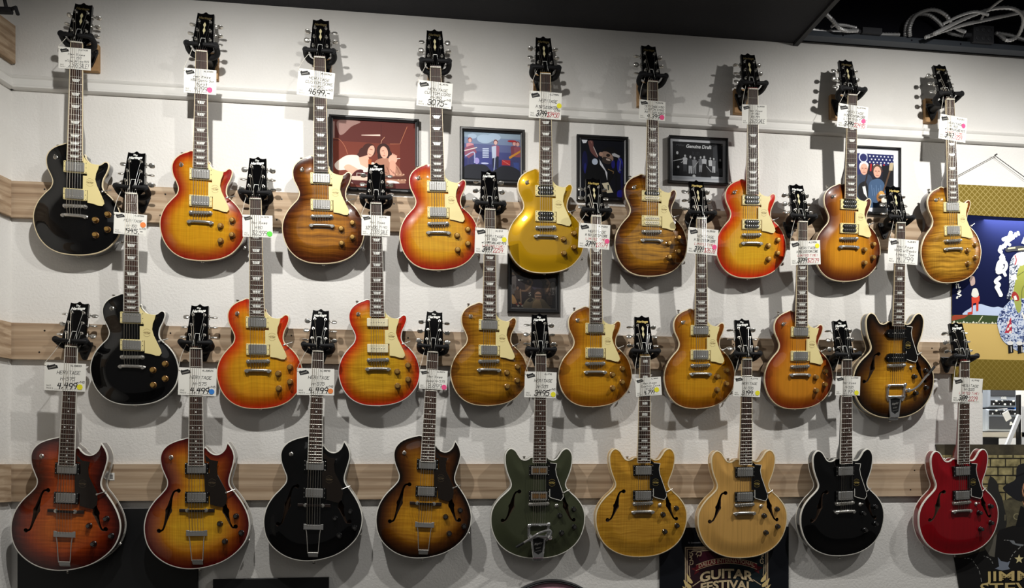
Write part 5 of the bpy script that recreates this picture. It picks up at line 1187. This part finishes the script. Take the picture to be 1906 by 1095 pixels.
KN = {'LP': T_LP([(718, 663), (612, 720), (717, 792), (615, 850)]), 'ES': T_ES([(685, 628), (575, 675), (690, 768), (590, 812)]), 'HB': T_HB([(657, 672), (548, 718), (685, 790), (575, 842)])}
SWP = {'LP': T_LP([(247, 203)])[0], 'ES': T_ES([(550, 598)])[0], 'HB': T_HB([(243, 247)])[0]}
BODIES = {'LP': BLP, 'ES': BES, 'HB': BHB}
PUY = {'LP': (-.4755, -.582), 'ES': (-.4855, -.5945), 'HB': (-.464, -.577)}
def add_guitar(g):
    ty = g['type']; B = BODIES[ty]; db = {'LP': .104, 'ES': .100, 'HB': .121}[ty]
    N = P(*g['nut'], DN); Br = P(*g['bridge'], db)
    s = (N - Br).length / SCALE
    Y = (N - Br).normalized(); Z = Matrix.Rotation(R(g.get('yaw', 0)), 3, 'Z') @ Vector((0, -1, 0)); Z = (Z - Y * Z.dot(Y)).normalized(); X = Y.cross(Z)
    M = Matrix((X, Y, Z)).transposed().to_4x4(); M.translation = N
    g['M'] = M @ Matrix.Scale(s, 4); g['roll'] = math.atan2(-Y.x, Y.z)
    cat = 'guitar'
    o = empty({'LP': 'electric_guitar', 'ES': 'semi_hollow_guitar', 'HB': 'hollow_body_guitar'}[ty], g['label'], cat, group={'LP': 'solid body guitars on the wall', 'ES': 'semi-hollow guitars on the wall', 'HB': 'hollow body guitars in the bottom row'}[ty])
    o.matrix_world = g['M']; g['o'] = o
    bind = M_CREAM if g.get('bind', 'c') == 'c' else M_WHITEB
    side = g['side']
    part('body', B.me, o, [g['top'], side, M_ROUT])
    part('binding', B.binding, o, [bind])
    if ty != 'LP': part('back_binding', B.back_binding, o, [bind])
    part('neck', NECKS[ty], o, [side])
    fb = part('fingerboard', ME_FB, o)
    for i, y in enumerate(FRETS): part('fret', ME_FRET, fb, loc=(0, y, .0003), scale=(FB_W(y) - .002, 1, 1))
    for k in ([1] if g['inlay'] == 'block' else []) + INL[:]:
        if g['inlay'] == 'dot':
            ys = ([0] + FRETS); yc = (ys[k - 1] + ys[k]) / 2
            for x in ((-.012, .012) if k == 12 else (0,)): part('inlay', ME_DOT, fb, loc=(x, yc, 0))
        else: part('inlay', (ME_TRAP if g['inlay'] == 'trap' else ME_BLOCK)[k], fb)
    part('fingerboard_binding', ME_FBB, fb, [bind])
    part('nut', ME_NUT, o)
    hd = part('headstock', ME_HEAD, o, rot=(-HEAD_T, 0, 0))
    part('logo', ME_LOGO[g['logo']], hd)
    tc = part('truss_rod_cover', ME_TRC, hd); part('cover_edge', ME_TRCE, hd)
    if g.get('hinlay'): part('headstock_inlay', ME_HINL, hd)
    rnd = random.Random(g['key'])
    for c in (-1, 1):
        for r_ in range(3):
            t = part('tuner', ME_TUNER, o); mtx = HT @ Matrix.Translation((c * (.0277 - .0029 * r_), .060 + .0425 * r_, 0))
            if c < 0: mtx = mtx @ Matrix.Rotation(math.pi, 4, 'Z')
            t.matrix_basis = mtx; part('tuner_button', ME_BUTTON, t, loc=(.0315, 0, HZ - .021), rot=(R(rnd.choice((-60, -25, 15, 50, 85))), 0, 0))
    # pickups
    tops = [B.top(0.0, y) for y in PUY[ty]]
    for i, y in enumerate(PUY[ty]):
        kind = g['pu']
        zoff = 0 if ty == 'LP' else 0
        if kind == 'p90': q = part('pickup', ME_SOAP, o, loc=(0, y, 0), label='cream rectangular pickup'); part('pole_screws', ME_POLE90, q); continue
        if kind == 'dog': q = part('pickup', ME_DOG, o, loc=(0, y, 0), label='black dog-eared pickup'); part('pole_screws', ME_POLE90, q); part('mounting_screw', ME_DOGS, q); continue
        ringc = 'cream' if ty == 'LP' else 'black'
        q = part('pickup', ME_RING[ringc], o, loc=(0, y, 0)); part('ring_screws', ME_RSCREW if ringc == 'cream' else ME_RSCREWN, q)
        if kind == 'cover': part('pickup_cover', ME_COVER, q); part('pole_screws', ME_POLES, q, loc=(0, 0 if i else 0, 0), rot=(0, 0, math.pi if i else 0))
        elif kind == 'foil': part('pickup_cover', ME_FRAMEC, q); part('foil_insert', ME_FOIL, q); part('pole_screws', ME_FOILP, q)
        else:
            cc = {'black': 'bb', 'zebra': 'bc' if i == 0 else 'cc'}[kind]
            part('bobbin', ME_BOB[(cc[0], 1)], q); part('bobbin', ME_BOB[(cc[1], -1)], q); part('pole_screws', ME_POLES2, q)
    # pickguard
    if ty == 'LP': pg = part('pickguard', ME_GLP, o); part('guard_sticker', ME_STK['LP'], pg); bp = T_LP([(668, 470)])[0]
    elif ty == 'ES': pg = part('pickguard', ME_GES, o); part('pickguard_edge', ME_GEDGE, pg); part('guard_sticker', ME_STK['ES'], pg); bp = T_ES([(600, 496)])[0]
    else: pg = part('pickguard', ME_GHB, o); part('guard_sticker', ME_STK['HB'], pg); bp = T_HB([(604, 505)])[0]
    part('pickguard_bracket', ME_GBRKT, pg, loc=(bp[0], bp[1], -.0085))
    sx, sy = SWP[ty]; part('toggle_switch', ME_SWITCH, o, loc=(sx, sy, B.top(sx, sy)))
    for x, y in KN[ty]:
        k = part('control_knob', ME_KNOB if ty == 'LP' else ME_BKNOB, o, loc=(x, y, B.top(x, y) - .0005)); part('knob_cap', ME_KCAP if ty == 'LP' else ME_BKCAP, k)
    zc = B.top(0, -SCALE)
    vib = g.get('vib')
    if ty == 'HB':
        br = part('bridge', ME_WBRIDGE, o, loc=(0, -SCALE, 0)); part('saddle', ME_WSADDLE, br); part('thumb_wheels', ME_THUMB, br)
        tp = part('tailpiece', ME_TRAPB, o, loc=(0, -.7165, 0)); part('trapeze_rods', ME_TRAPR, tp); part('hinge_plate', ME_TRAPH, tp)
    else:
        part('bridge', ME_BRIDGE, o, loc=(0, -SCALE, 0), rot=(0, 0, R(2)))
        if vib:
            tp = part('vibrato_tailpiece', ME_VIBP, o, loc=(0, -.752, 0)); part('vibrato_badge', ME_VIBB, tp); part('vibrato_lettering', ME_VIBT, tp); part('vibrato_roller', ME_VIBR, tp)
            path = {'right': T_BD([(505, 768), (545, 762), (600, 725), (650, 665), (688, 630)]), 'left': T_BO([(520, 850), (528, 805), (505, 792), (430, 815), (310, 888)])}[vib]
            tip = {'right': T_BD([(685, 632), (740, 568)]), 'left': T_BO([(312, 887), (252, 922)])}[vib]
            q = MB(); q.tube(spline([(x, y + .752, .008) for x, y in path], False, 4), .0048, 10); q.lathe([(.010, -.006), (.010, .009), (.006, .013)], (path[0][0], path[0][1] + .752, 0), 14); part('vibrato_arm', q.mesh('vibrato_arm', [M_CHROME]), tp)
            q = MB(); q.tube([(x, y + .752, .008) for x, y in tip], .0056, 10); part('arm_tip', q.mesh('arm_tip', [M_BLACKPL]), tp)
        else: part('tailpiece', ME_STOP, o, loc=(0, -.6685, 0))
    for me in STR['HB' if ty == 'HB' else 'VB' if vib else 'LP']: part('string', me, o)
    part('strap_button', ME_STRAP, o, loc=(0, {'LP': -.8075, 'ES': -.868, 'HB': -.861}[ty], B.z_edge - .022), rot=(R(90), 0, 0))
    if ty != 'HB': part('strap_button', ME_STRAP, o, loc=(-.085 if ty == 'LP' else -.060, -.3965 if ty == 'LP' else -.441, B.z_edge - .026), rot=(R(-90), 0, 0))
    if ty != 'ES':
        jx = T_LP([(800, 880)])[0] if ty == 'LP' else T_HB([(735, 850)])[0]
        part('output_jack', ME_JACK, o, loc=(jx[0] + (.006 if ty == 'LP' else -.008), jx[1], B.z_edge - .024), rot=(0, R(90), R(-32)))

LOGO_T = {}
def add_tag(g):
    t = g['tag']; M = g['M']; o3 = M @ Vector((0, 0, .0021)); n3 = (M.to_3x3() @ Vector((0, 0, 1))).normalized()
    C = ray_plane(*t['c'], o3, n3); Mi = M.inverted(); lc = Mi @ C
    du = (Mi @ ray_plane(t['c'][0] + t['w'] / 2, t['c'][1], o3, n3) - Mi @ ray_plane(t['c'][0] - t['w'] / 2, t['c'][1], o3, n3)).length
    dv = (Mi @ ray_plane(t['c'][0], t['c'][1] + t['h'] / 2, o3, n3) - Mi @ ray_plane(t['c'][0], t['c'][1] - t['h'] / 2, o3, n3)).length
    o = empty('price_tag', t['label'], 'price tag', group='price tags under the guitar strings')
    roll = g['roll']
    o.matrix_world = M @ Matrix.Translation(lc) @ Matrix.Rotation(-R(t.get('r', 1)) - roll, 4, 'Z')
    w, h = du, dv; rnd = random.Random(g['key'] + 'tag')
    q = MB(); q.box((0, 0, 0), (w, h, .0005)); part('card', q.mesh('card', [M_CARD], False), o)
    z = .0005
    q = MB(); x0, y0 = -w / 2, h / 2
    a = [(.05, -.14), (.09, -.27), (.33, -.19), (.30, -.09), (.26, -.085), (.25, -.05), (.21, -.07), (.10, -.11), (.085, -.08)]
    q.add([(x0 + p[0] * w, y0 + p[1] * h, z) for p in a], [tuple(range(len(a)))]); lg = part('shop_logo', q.mesh('shop_logo', [M_INK], False), o)
    q = MB(); q.ribbon([(x0 + .11 * w, y0 - .205 * h), (x0 + .26 * w, y0 - .135 * h)], .045 * h, z + .0002); part('logo_lettering', q.mesh('logo_lettering', [M_GREYPT], False), lg)
    q = MB(); put_text(q, 'SALE', x0 + .05 * w, -h / 2 + .15 * h, .055 * h, .11 * w, z, 0, .01); put_text(q, 'PRICE $', x0 + .05 * w, -h / 2 + .055 * h, .055 * h, .16 * w, z, 0, .01); q.ribbon([(x0 + .24 * w, -h / 2 + .055 * h), (w / 2 - .08 * w, -h / 2 + .055 * h)], .008 * h, z)
    part('printed_words', q.mesh('printed_words', [M_GREYPT], False), o)
    q = MB(); ink_m = M_INK if t.get('bold', 1) else M_INKBL
    lines = t['lines']; n = len(lines); top = y0 - .27 * h; gap = (.46 if n < 4 else .50) * h / max(n, 2)
    for i, s_ in enumerate(lines):
        if s_.startswith('*'): continue
        lwid = min(.072 * w, .80 * w / max(len(s_), 1)); lh = min(.115 * h, gap * .62, lwid * 1.75); write(q, s_, -len(s_) * lwid * .40 + .03 * w, top - (i + .55) * gap, lh, lwid, .014 * h, z, .2, rnd)
    write(q, 'AL%05d' % rnd.randint(10000, 39999), x0 + .62 * w, y0 - .11 * h, .055 * h, .042 * w, .011 * h, z, .2, rnd)
    part('handwriting', q.mesh('handwriting', [ink_m], False), o)
    red = [(i, s_[1:]) for i, s_ in enumerate(lines) if s_.startswith('*')]
    if red or t.get('red'):
        q = MB()
        for i, s_ in red: write(q, s_, -len(s_) * .055 * w * .42 + .03 * w, top - (i + .55) * gap, min(.10 * h, gap * .6), .055 * w, .012 * h, z, .2, rnd)
        if t.get('red'): write(q, t['red'], .06 * w, -h / 2 + .085 * h, .17 * h, .076 * w, .020 * h, z, .18, rnd)
        part('red_writing', q.mesh('red_writing', [M_INKRED], False), o, label='red handwritten price')
    q = MB(); ps = t['price']; pw = .12 * w if not t.get('red') else .078 * w; pen = (.032 if t.get('bold', 1) else .018) * h
    px = -.19 * w if not t.get('red') else -.27 * w
    right = .06 * w if t.get('red') else (t['dot'][0] * w - .0095) if t.get('dot') and t['dot'][1] < -.15 else .43 * w
    eff = sum(.55 if c_ in " .,'!1i" else 1.0 for c_ in ps) - .2
    write(q, ps, px, -h / 2 + .085 * h, .20 * h, min(pw, (right - px - .02 * w) / eff), pen, z, .2, rnd)
    if t.get('red'): q.ribbon([(px - .01 * w, -h / 2 + .13 * h), (px + .34 * w, -h / 2 + .22 * h)], .014 * h, z + .0001)
    if t.get('ext'): write(q, t['ext'], .28 * w, -h / 2 + .30 * h, .07 * h, .05 * w, .013 * h, z, .2, rnd)
    if t.get('old'): write(q, t['old'], -.36 * w, -h / 2 + .30 * h, .15 * h, .075 * w, .016 * h, z, .2, rnd)
    part('handwritten_price', q.mesh('handwritten_price', [ink_m], False), o)
    if t.get('dot'):
        dx, dy, c = t['dot']; q = MB(); q.lathe([(.0105, .0002), (.0105, .0008)], n=24); part('sticker_dot', q.mesh('sticker_dot', [mat(c + '_sticker', {'yellow': (240, 232, 40), 'pink': (244, 84, 140), 'orange': (246, 140, 72), 'green': (100, 224, 76), 'blue': (52, 130, 214)}[c], 0.7)], False), o, loc=(dx * w, dy * h, .0003), label=c + ' round sticker')
    # cord from the punched corner up to the yoke
    q = MB(); top_ = t.get('cord', (-.030, .030)); li = o.matrix_world.inverted() @ (M @ Vector((top_[0], top_[1], -.004)))
    st_ = Vector((x0 + .05 * w, y0 - .10 * h, .001)); mid = st_.lerp(li, .5) + Vector((-.008 * rnd.random() - .002, 0, .002))
    q.tube(spline([tuple(st_), tuple(st_ + Vector((-.006, .006, .002))), tuple(mid), tuple(li)], False, 5), .0009, 5); part('tie_cord', q.mesh('tie_cord', [M_CORD]), o)

def T(c, w, h, lines, price, label, r=1, **k): return dict(c=c, w=w, h=h, lines=lines, price=price, label=label, r=r, **k)
PK, YL, OR, GR, BL = 'pink', 'yellow', 'orange', 'green', 'blue'
LPK = dict(type='LP', inlay='trap', pu='cover', logo='gold', hinlay=1)
G = [
 # top row
 dict(LPK, key='a', nut=(142.5, 80), bridge=(137.3, 383), top=BLACK, side=BLKSIDE, name='black guitar of the top row', label='glossy black solid guitar with cream pickguard, leftmost of the top row', logo='dim',
      tag=T((139, 109), 60, 40, ['Heritage', 'H-150', "w/Jimmy Wallace PU'S"], '2,595 SALE!', 'white price tag on the leftmost black guitar of the top row', 1.5, bold=0)),
 dict(LPK, key='b', nut=(375, 96.5), bridge=(372, 395), top=burst('cherry_burst_plain', (150, 28, 20), (196, 98, 26), (214, 160, 30), 0.05, 0.95), side=MAHOG, name='cherry-edged guitar beside the top row black one', label='cherry sunburst solid guitar with plain amber centre, second in the top row', logo='dim',
      tag=T((372.5, 151.5), 60, 46, ['Heritage', 'H150 Cherry Sun', 'Burst'], '4399', 'white price tag with pink dot and 4399, second tag of the top row', 1.5, bold=0, dot=(.30, -.32, PK))),
 dict(LPK, key='c', nut=(595, 108), bridge=(598.5, 402), top=burst('dark_tea_burst_flame', (78, 32, 16), (140, 78, 24), (200, 132, 32), 0.30, 1.25), side=MAHOG, name='brown flame guitar of the top row', label='dark brown sunburst solid guitar with flamed amber centre, third in the top row', logo='dim',
      tag=T((588, 156), 68, 49, ['HERITAGE', 'CUSTOM CORE', 'H-150'], '4699.-', 'white price tag reading 4699 in the top row', 5, ext='w/HS')),
 dict(LPK, key='d', nut=(810.7, 126.5), bridge=(816, 415.5), top=burst('cherry_burst_bright', (165, 26, 26), (210, 104, 30), (226, 174, 40), 0.06), side=MAHOG, name='cherry guitar left of the gold one', label='glossy cherry sunburst solid guitar with yellow centre, left of the gold guitar', logo='dim',
      tag=T((809, 176), 65, 48, ['HERITAGE', 'CUSTOM CORE', 'H-150'], '3075-', 'white price tag reading 3075 in the top row', 3.5, ext='w/HS')),
 dict(LPK, key='e', nut=(1015.5, 138.6), bridge=(1016.4, 422.6), top=GOLD, side=GOLDSIDE, pu='black', name='gold guitar', label='metallic gold solid guitar with black pickups in the middle of the top row', logo='dim',
      tag=T((1015, 196), 60, 50, ['HERITAGE', 'H 150 CUSTOM CORE'], '3799', 'white price tag with yellow dot and red 3450 above the gold guitar', 1.5, red='$3450', dot=(.43, .02, YL), ext='w/HC')),
 dict(LPK, key='f', nut=(1215.4, 153), bridge=(1214.4, 430.7), yaw=3, top=burst('honey_flame_burst', (88, 42, 16), (164, 102, 26), (216, 154, 38), 0.36, 1.15), side=MAHOG, pu='zebra', hinlay=0, name='flame guitar with zebra pickups', label='flamed brown sunburst solid guitar with black and cream zebra pickups, top row', logo='dim',
      tag=T((1214, 205.4), 48.6, 36, ['HERITAGE H150', 'CUSTOM CORE', 'ARTISAN AGED'], '4,399', 'small white price tag with pink dot and 4,399 in the top row', 1, dot=(.38, -.32, PK), ext='w/C')),
 dict(LPK, key='g', nut=(1402, 167), bridge=(1401, 436.5), top=burst('red_cherry_burst', (214, 34, 16), (226, 122, 24), (228, 180, 40), 0.03, 1.05), side=REDSIDE, pu='black', name='bright red sunburst guitar', label='bright red sunburst solid guitar with black pickups, third from right of the top row', logo='dim',
      tag=T((1404, 213.5), 46, 37, ['Heritage', 'H-150', '$3,199'], '2,625 SALE', 'small white price tag on the bright red sunburst guitar, top row', -1.5, bold=0)),
 dict(LPK, key='h', nut=(1587, 178), bridge=(1582.7, 443.8), top=burst('dark_cherry_amber_burst', (78, 28, 16), (160, 88, 24), (210, 142, 32), 0.0, 1.25), side=DKSIDE, pu='black', yaw=3, name='dark sunburst guitar second from the right', label='dark red-brown sunburst solid guitar with black pickups, second from right of the top row', logo='dim',
      tag=T((1587, 217.7), 55.5, 44, ['HERITAGE', 'H 150 CUSTOM CORE', 'LIMITED TIME'], '3799', 'white price tag with pink dot and red 2495 in the top row', 3, red='$2495', dot=(.37, -.12, PK))),
 dict(LPK, key='i', nut=(1768.8, 186), bridge=(1776.8, 447.5), top=burst('lemon_flame_burst', (148, 82, 22), (196, 134, 36), (224, 168, 58), 0.32, .8), side=DKSIDE, yaw=6, hinlay=0, name='yellow flame guitar at the right end', label='honey yellow flamed solid guitar at the right end of the top row before the cloth', logo='dim',
      tag=T((1773.5, 239), 50.5, 46, ['HERITAGE', 'H 150', "w/ JIMMY WALLACE PU'S", '*LIMITED TIME!'], '3447', 'white price tag with pink dot high on its right, rightmost of the top row', 3, red='2259', dot=(.38, .17, PK))),
 # middle row
 dict(LPK, key='j', nut=(244.3, 361.6), bridge=(244.2, 664.8), top=BLACK, side=BLKSIDE, bind='w', name='black guitar of the middle row', label='glossy black solid guitar with cream pickguard, leftmost of the middle row', logo='white', hinlay=0,
      tag=T((242.5, 417.5), 61, 40, ['HERITAGE', 'H-150'], '1945.-', 'white price tag with orange dot reading 1945', 3.5, dot=(.39, .02, OR), ext='w/HS')),
 dict(LPK, key='k', nut=(475.5, 371.5), bridge=(479.2, 672.5), top=burst('orange_cherry_burst', (204, 48, 18), (220, 112, 24), (224, 166, 34), 0.06), side=MAHOG, name='cherry guitar beside the middle row black one', label='orange-red sunburst solid guitar with metal pickups, second in the middle row', logo='white', hinlay=0,
      tag=T((479.5, 421), 56, 41, ['Heritage', 'H150'], '$2,599', 'white price tag with green dot and 2,599', 0, bold=0, dot=(.40, -.34, GR))),
 dict(LPK, key='l', nut=(700, 380), bridge=(703.3, 670), top=burst('scarlet_burst_flame', (208, 40, 20), (226, 126, 26), (230, 180, 40), 0.14), side=MAHOG, pu='p90', bind='w', name='guitar with cream bar pickups', label='scarlet sunburst solid guitar with two cream bar pickups, third in the middle row', logo='white', hinlay=0,
      tag=T((699.5, 420), 53, 38, ['Heritage', 'H-150 P-90'], '2,095 SALE', 'white price tag with 2,599 over 2,095 SALE', .5, bold=0, old='$2,599')),
 dict(LPK, key='m', nut=(912.5, 391.3), bridge=(910.7, 672.4), yaw=2, top=burst('amber_flame_burst', (136, 80, 22), (184, 126, 28), (204, 148, 36), 0.24), side=MAHOG, name='amber flame guitar of the middle row', label='amber brown flamed solid guitar, fourth in the middle row, white-lettered headstock', logo='white', hinlay=0,
      tag=T((914.5, 449.5), 61, 48, ['HERITAGE', 'H 150', "w/JIMMY WALLACE PU'S", '*LIMITED TIME!'], '3447', 'white price tag with yellow dot and red 2259, left of the gold body', 1.5, red='2259', dot=(.39, .10, YL))),
 dict(LPK, key='n', nut=(1110, 403.6), bridge=(1109.3, 676.8), yaw=2, top=burst('honey_amber_burst', (138, 80, 20), (188, 124, 24), (206, 150, 30), 0.06), side=MAHOG, name='amber guitar below the gold one', label='plain honey amber solid guitar below the gold guitar, fifth in the middle row', logo='gold',
      tag=T((1106, 440), 58, 46, ['HERITAGE', 'H 150 CUSTOM CORE', '*LIMITED TIME!'], '3799', 'white price tag with pink dot and red 2679', 2, red='$2679', dot=(.42, -.16, PK))),
 dict(LPK, key='o', nut=(1306, 408), bridge=(1305.5, 680.4), yaw=3, top=burst('honey_brown_burst', (132, 74, 20), (186, 122, 24), (206, 150, 30), 0.04), side=DKSIDE, name='amber guitar sixth in the middle row', label='plain honey amber solid guitar, sixth in the middle row, between two amber-brown ones', logo='gold',
      tag=T((1308, 449.5), 56, 48, ['HERITAGE', 'H 150 CUSTOM CORE', '*LIMITED TIME!'], '3799', 'white price tag with pink dot and red 2678', 2.5, red='$2678', dot=(.40, -.18, PK))),
 dict(LPK, key='p', nut=(1494.5, 414), bridge=(1491.4, 682.4), yaw=3, top=burst('tea_red_burst', (120, 42, 18), (178, 92, 24), (206, 134, 34), 0.0), side=DKSIDE, name='red-brown guitar of the middle row', label='red-brown sunburst solid guitar, seventh in the middle row beside the guitar with vibrato arm', logo='bigwhite',
      tag=T((1499, 470.5), 56, 45, ['HERITAGE', 'H 150 CUSTOM CORE', '*LIMITED TIME!'], '3799', 'white price tag with yellow dot and red 2579', -4, red='$2579', dot=(.40, .27, YL))),
 dict(type='ES', key='q', inlay='block', pu='dog', logo='gold', hinlay=1, nut=(1677, 416), bridge=(1671.4, 680.4), yaw=3, vib='right', top=burst('tobacco_burst', (16, 11, 8), (110, 66, 20), (218, 160, 40), 0.10, 1.8), side=TOBSIDE, name='tobacco guitar with vibrato arm', label='tobacco sunburst semi-hollow guitar with chrome vibrato and black pickups, right end of the middle row',
      tag=T((1681, 468.5), 56, 46, ['Heritage', 'H530 w/Bigsby', 'Lemon Top'], '4,799', 'white price tag with faint grey writing and no dot, right end of the middle row', 1.5, bold=0)),
 # bottom row
 dict(type='HB', key='r', inlay='dot', pu='cover', logo='white', nut=(132.4, 646.5), bridge=(120, 953), bind='w', top=burst('rust_red_burst', (60, 14, 12), (176, 62, 22), (226, 118, 36), 0.16, 1.95), side=BROWNSIDE, name='rust-red hollow guitar', label='rust-red sunburst hollow-body guitar with pointed cutaway, leftmost of the bottom row',
      tag=T((121.3, 702), 77, 52, ['HERITAGE', 'H-575'], '4,499', 'white price tag with yellow dot and 4,499, leftmost of the bottom row', 2, dot=(.36, -.34, YL), ext='w/HS')),
 dict(type='HB', key='s', inlay='dot', pu='cover', logo='white', nut=(364.4, 650), bridge=(365, 951.5), bind='w', top=burst('wine_yellow_burst', (84, 14, 14), (186, 92, 26), (236, 182, 44), 0.06, 1.65), side=BROWNSIDE, name='wine-red hollow guitar', label='wine-red hollow-body guitar with yellow centre and pointed cutaway, second of the bottom row',
      tag=T((367.5, 711), 71, 51, ['HERITAGE', 'H-575'], '4,499', 'white price tag with blue dot and 4,499', 2, dot=(.38, -.34, BL), ext='w/HS')),
 dict(type='HB', key='t', inlay='dot', pu='cover', logo='white', nut=(591.8, 655), bridge=(584, 942), bind='w', top=BLACK, side=BLKSIDE, name='black hollow guitar', label='black hollow-body guitar with pointed cutaway and trapeze tailpiece, third of the bottom row',
      tag=T((587.5, 711), 69.5, 49.5, ['HERITAGE', 'H-575'], '4,499', 'white price tag with orange dot and 4,499', .5, dot=(.40, -.34, OR), ext='w/HS')),
 dict(type='HB', key='u', inlay='dot', pu='cover', logo='white', nut=(805.7, 656.6), bridge=(792.3, 938.6), bind='w', top=burst('brown_sunburst', (20, 11, 7), (128, 72, 22), (220, 160, 40), 0.10, 1.7), side=TOBSIDE, name='brown sunburst hollow guitar', label='dark brown sunburst hollow-body guitar with yellow centre, fourth of the bottom row',
      tag=T((806.5, 707), 52, 36, ['Heritage', 'Aged H-575'], '3,899', 'small white price tag with pink dot in the bottom row', 3, bold=0, dot=(.40, -.36, PK))),
 dict(type='ES', key='v', inlay='dot', pu='foil', logo='white', nut=(1007, 662), bridge=(1003.8, 939), vib='left', bind='w', top=OLIVE, side=OLSIDE, name='olive green guitar', label='olive green semi-hollow guitar with chrome vibrato, in the middle of the bottom row',
      tag=T((1006, 716.5), 59, 48, ['HERITAGE', 'H-535'], '3495', 'white price tag with yellow dot reading 3495', 1, dot=(.41, -.36, YL), ext='w/HS')),
 dict(type='ES', key='w', inlay='block', pu='cover', logo='gold', hinlay=1, nut=(1201, 665), bridge=(1197.9, 937.8), top=NATF, side=NATSIDE, name='flamed natural guitar', label='golden natural semi-hollow guitar with flamed top and block inlays, right of the olive one',
      tag=T((1207, 720), 48, 34, ['Heritage', 'Custom Core', 'H-535'], '4,799', 'tilted white price tag with yellow dot and 4,799', -5, dot=(.31, -.20, YL))),
 dict(type='ES', key='x', inlay='dot', pu='cover', logo='white', nut=(1390.6, 670), bridge=(1387.6, 940.4), top=NATP, side=NATSIDE, name='plain natural guitar', label='pale natural semi-hollow guitar with plain top and dot inlays, left of the black one',
      tag=T((1390.5, 720), 50, 37, ['HERITAGE', 'H-535'], '3199.', 'white price tag with yellow dot reading 3199 in thick black numbers', 1.5, dot=(.40, -.30, YL))),
 dict(type='ES', key='y', inlay='dot', pu='cover', logo='white', nut=(1577, 670.8), bridge=(1575.2, 937.8), yaw=3, bind='w', top=BLACK, side=BLKSIDE, name='black semi-hollow guitar', label='black semi-hollow guitar with two rounded horns and white binding, bottom row',
      tag=T((1578, 718.5), 46, 35.5, ['Heritage', 'H-535'], '3,199', 'white price tag with yellow dot and small 3,199 above the black semi-hollow guitar', 0, bold=0, dot=(.36, -.36, YL))),
 dict(type='ES', key='z', inlay='dot', pu='cover', logo='white', nut=(1796.5, 674.3), bridge=(1793.3, 936.7), yaw=3, bind='w', top=RED, side=CHSIDE, name='red semi-hollow guitar', label='cherry red semi-hollow guitar at the right end of the bottom row',
      tag=T((1800.5, 727), 55, 46, ['HERITAGE', 'H-535', '*LIMITED TIME!'], '3199', 'white price tag with red 2229 and no dot, right end of the bottom row', 2, red='2229')),
]
for i, g in enumerate(G):
    add_guitar(g)
    add_hanger(P(*g['nut'], DN), g['roll'], 'black hanger holding the ' + g['name'], i < 9, 'wooden block behind the hanger of the ' + g['name'], g.get('yaw', 0))
    add_tag(g)
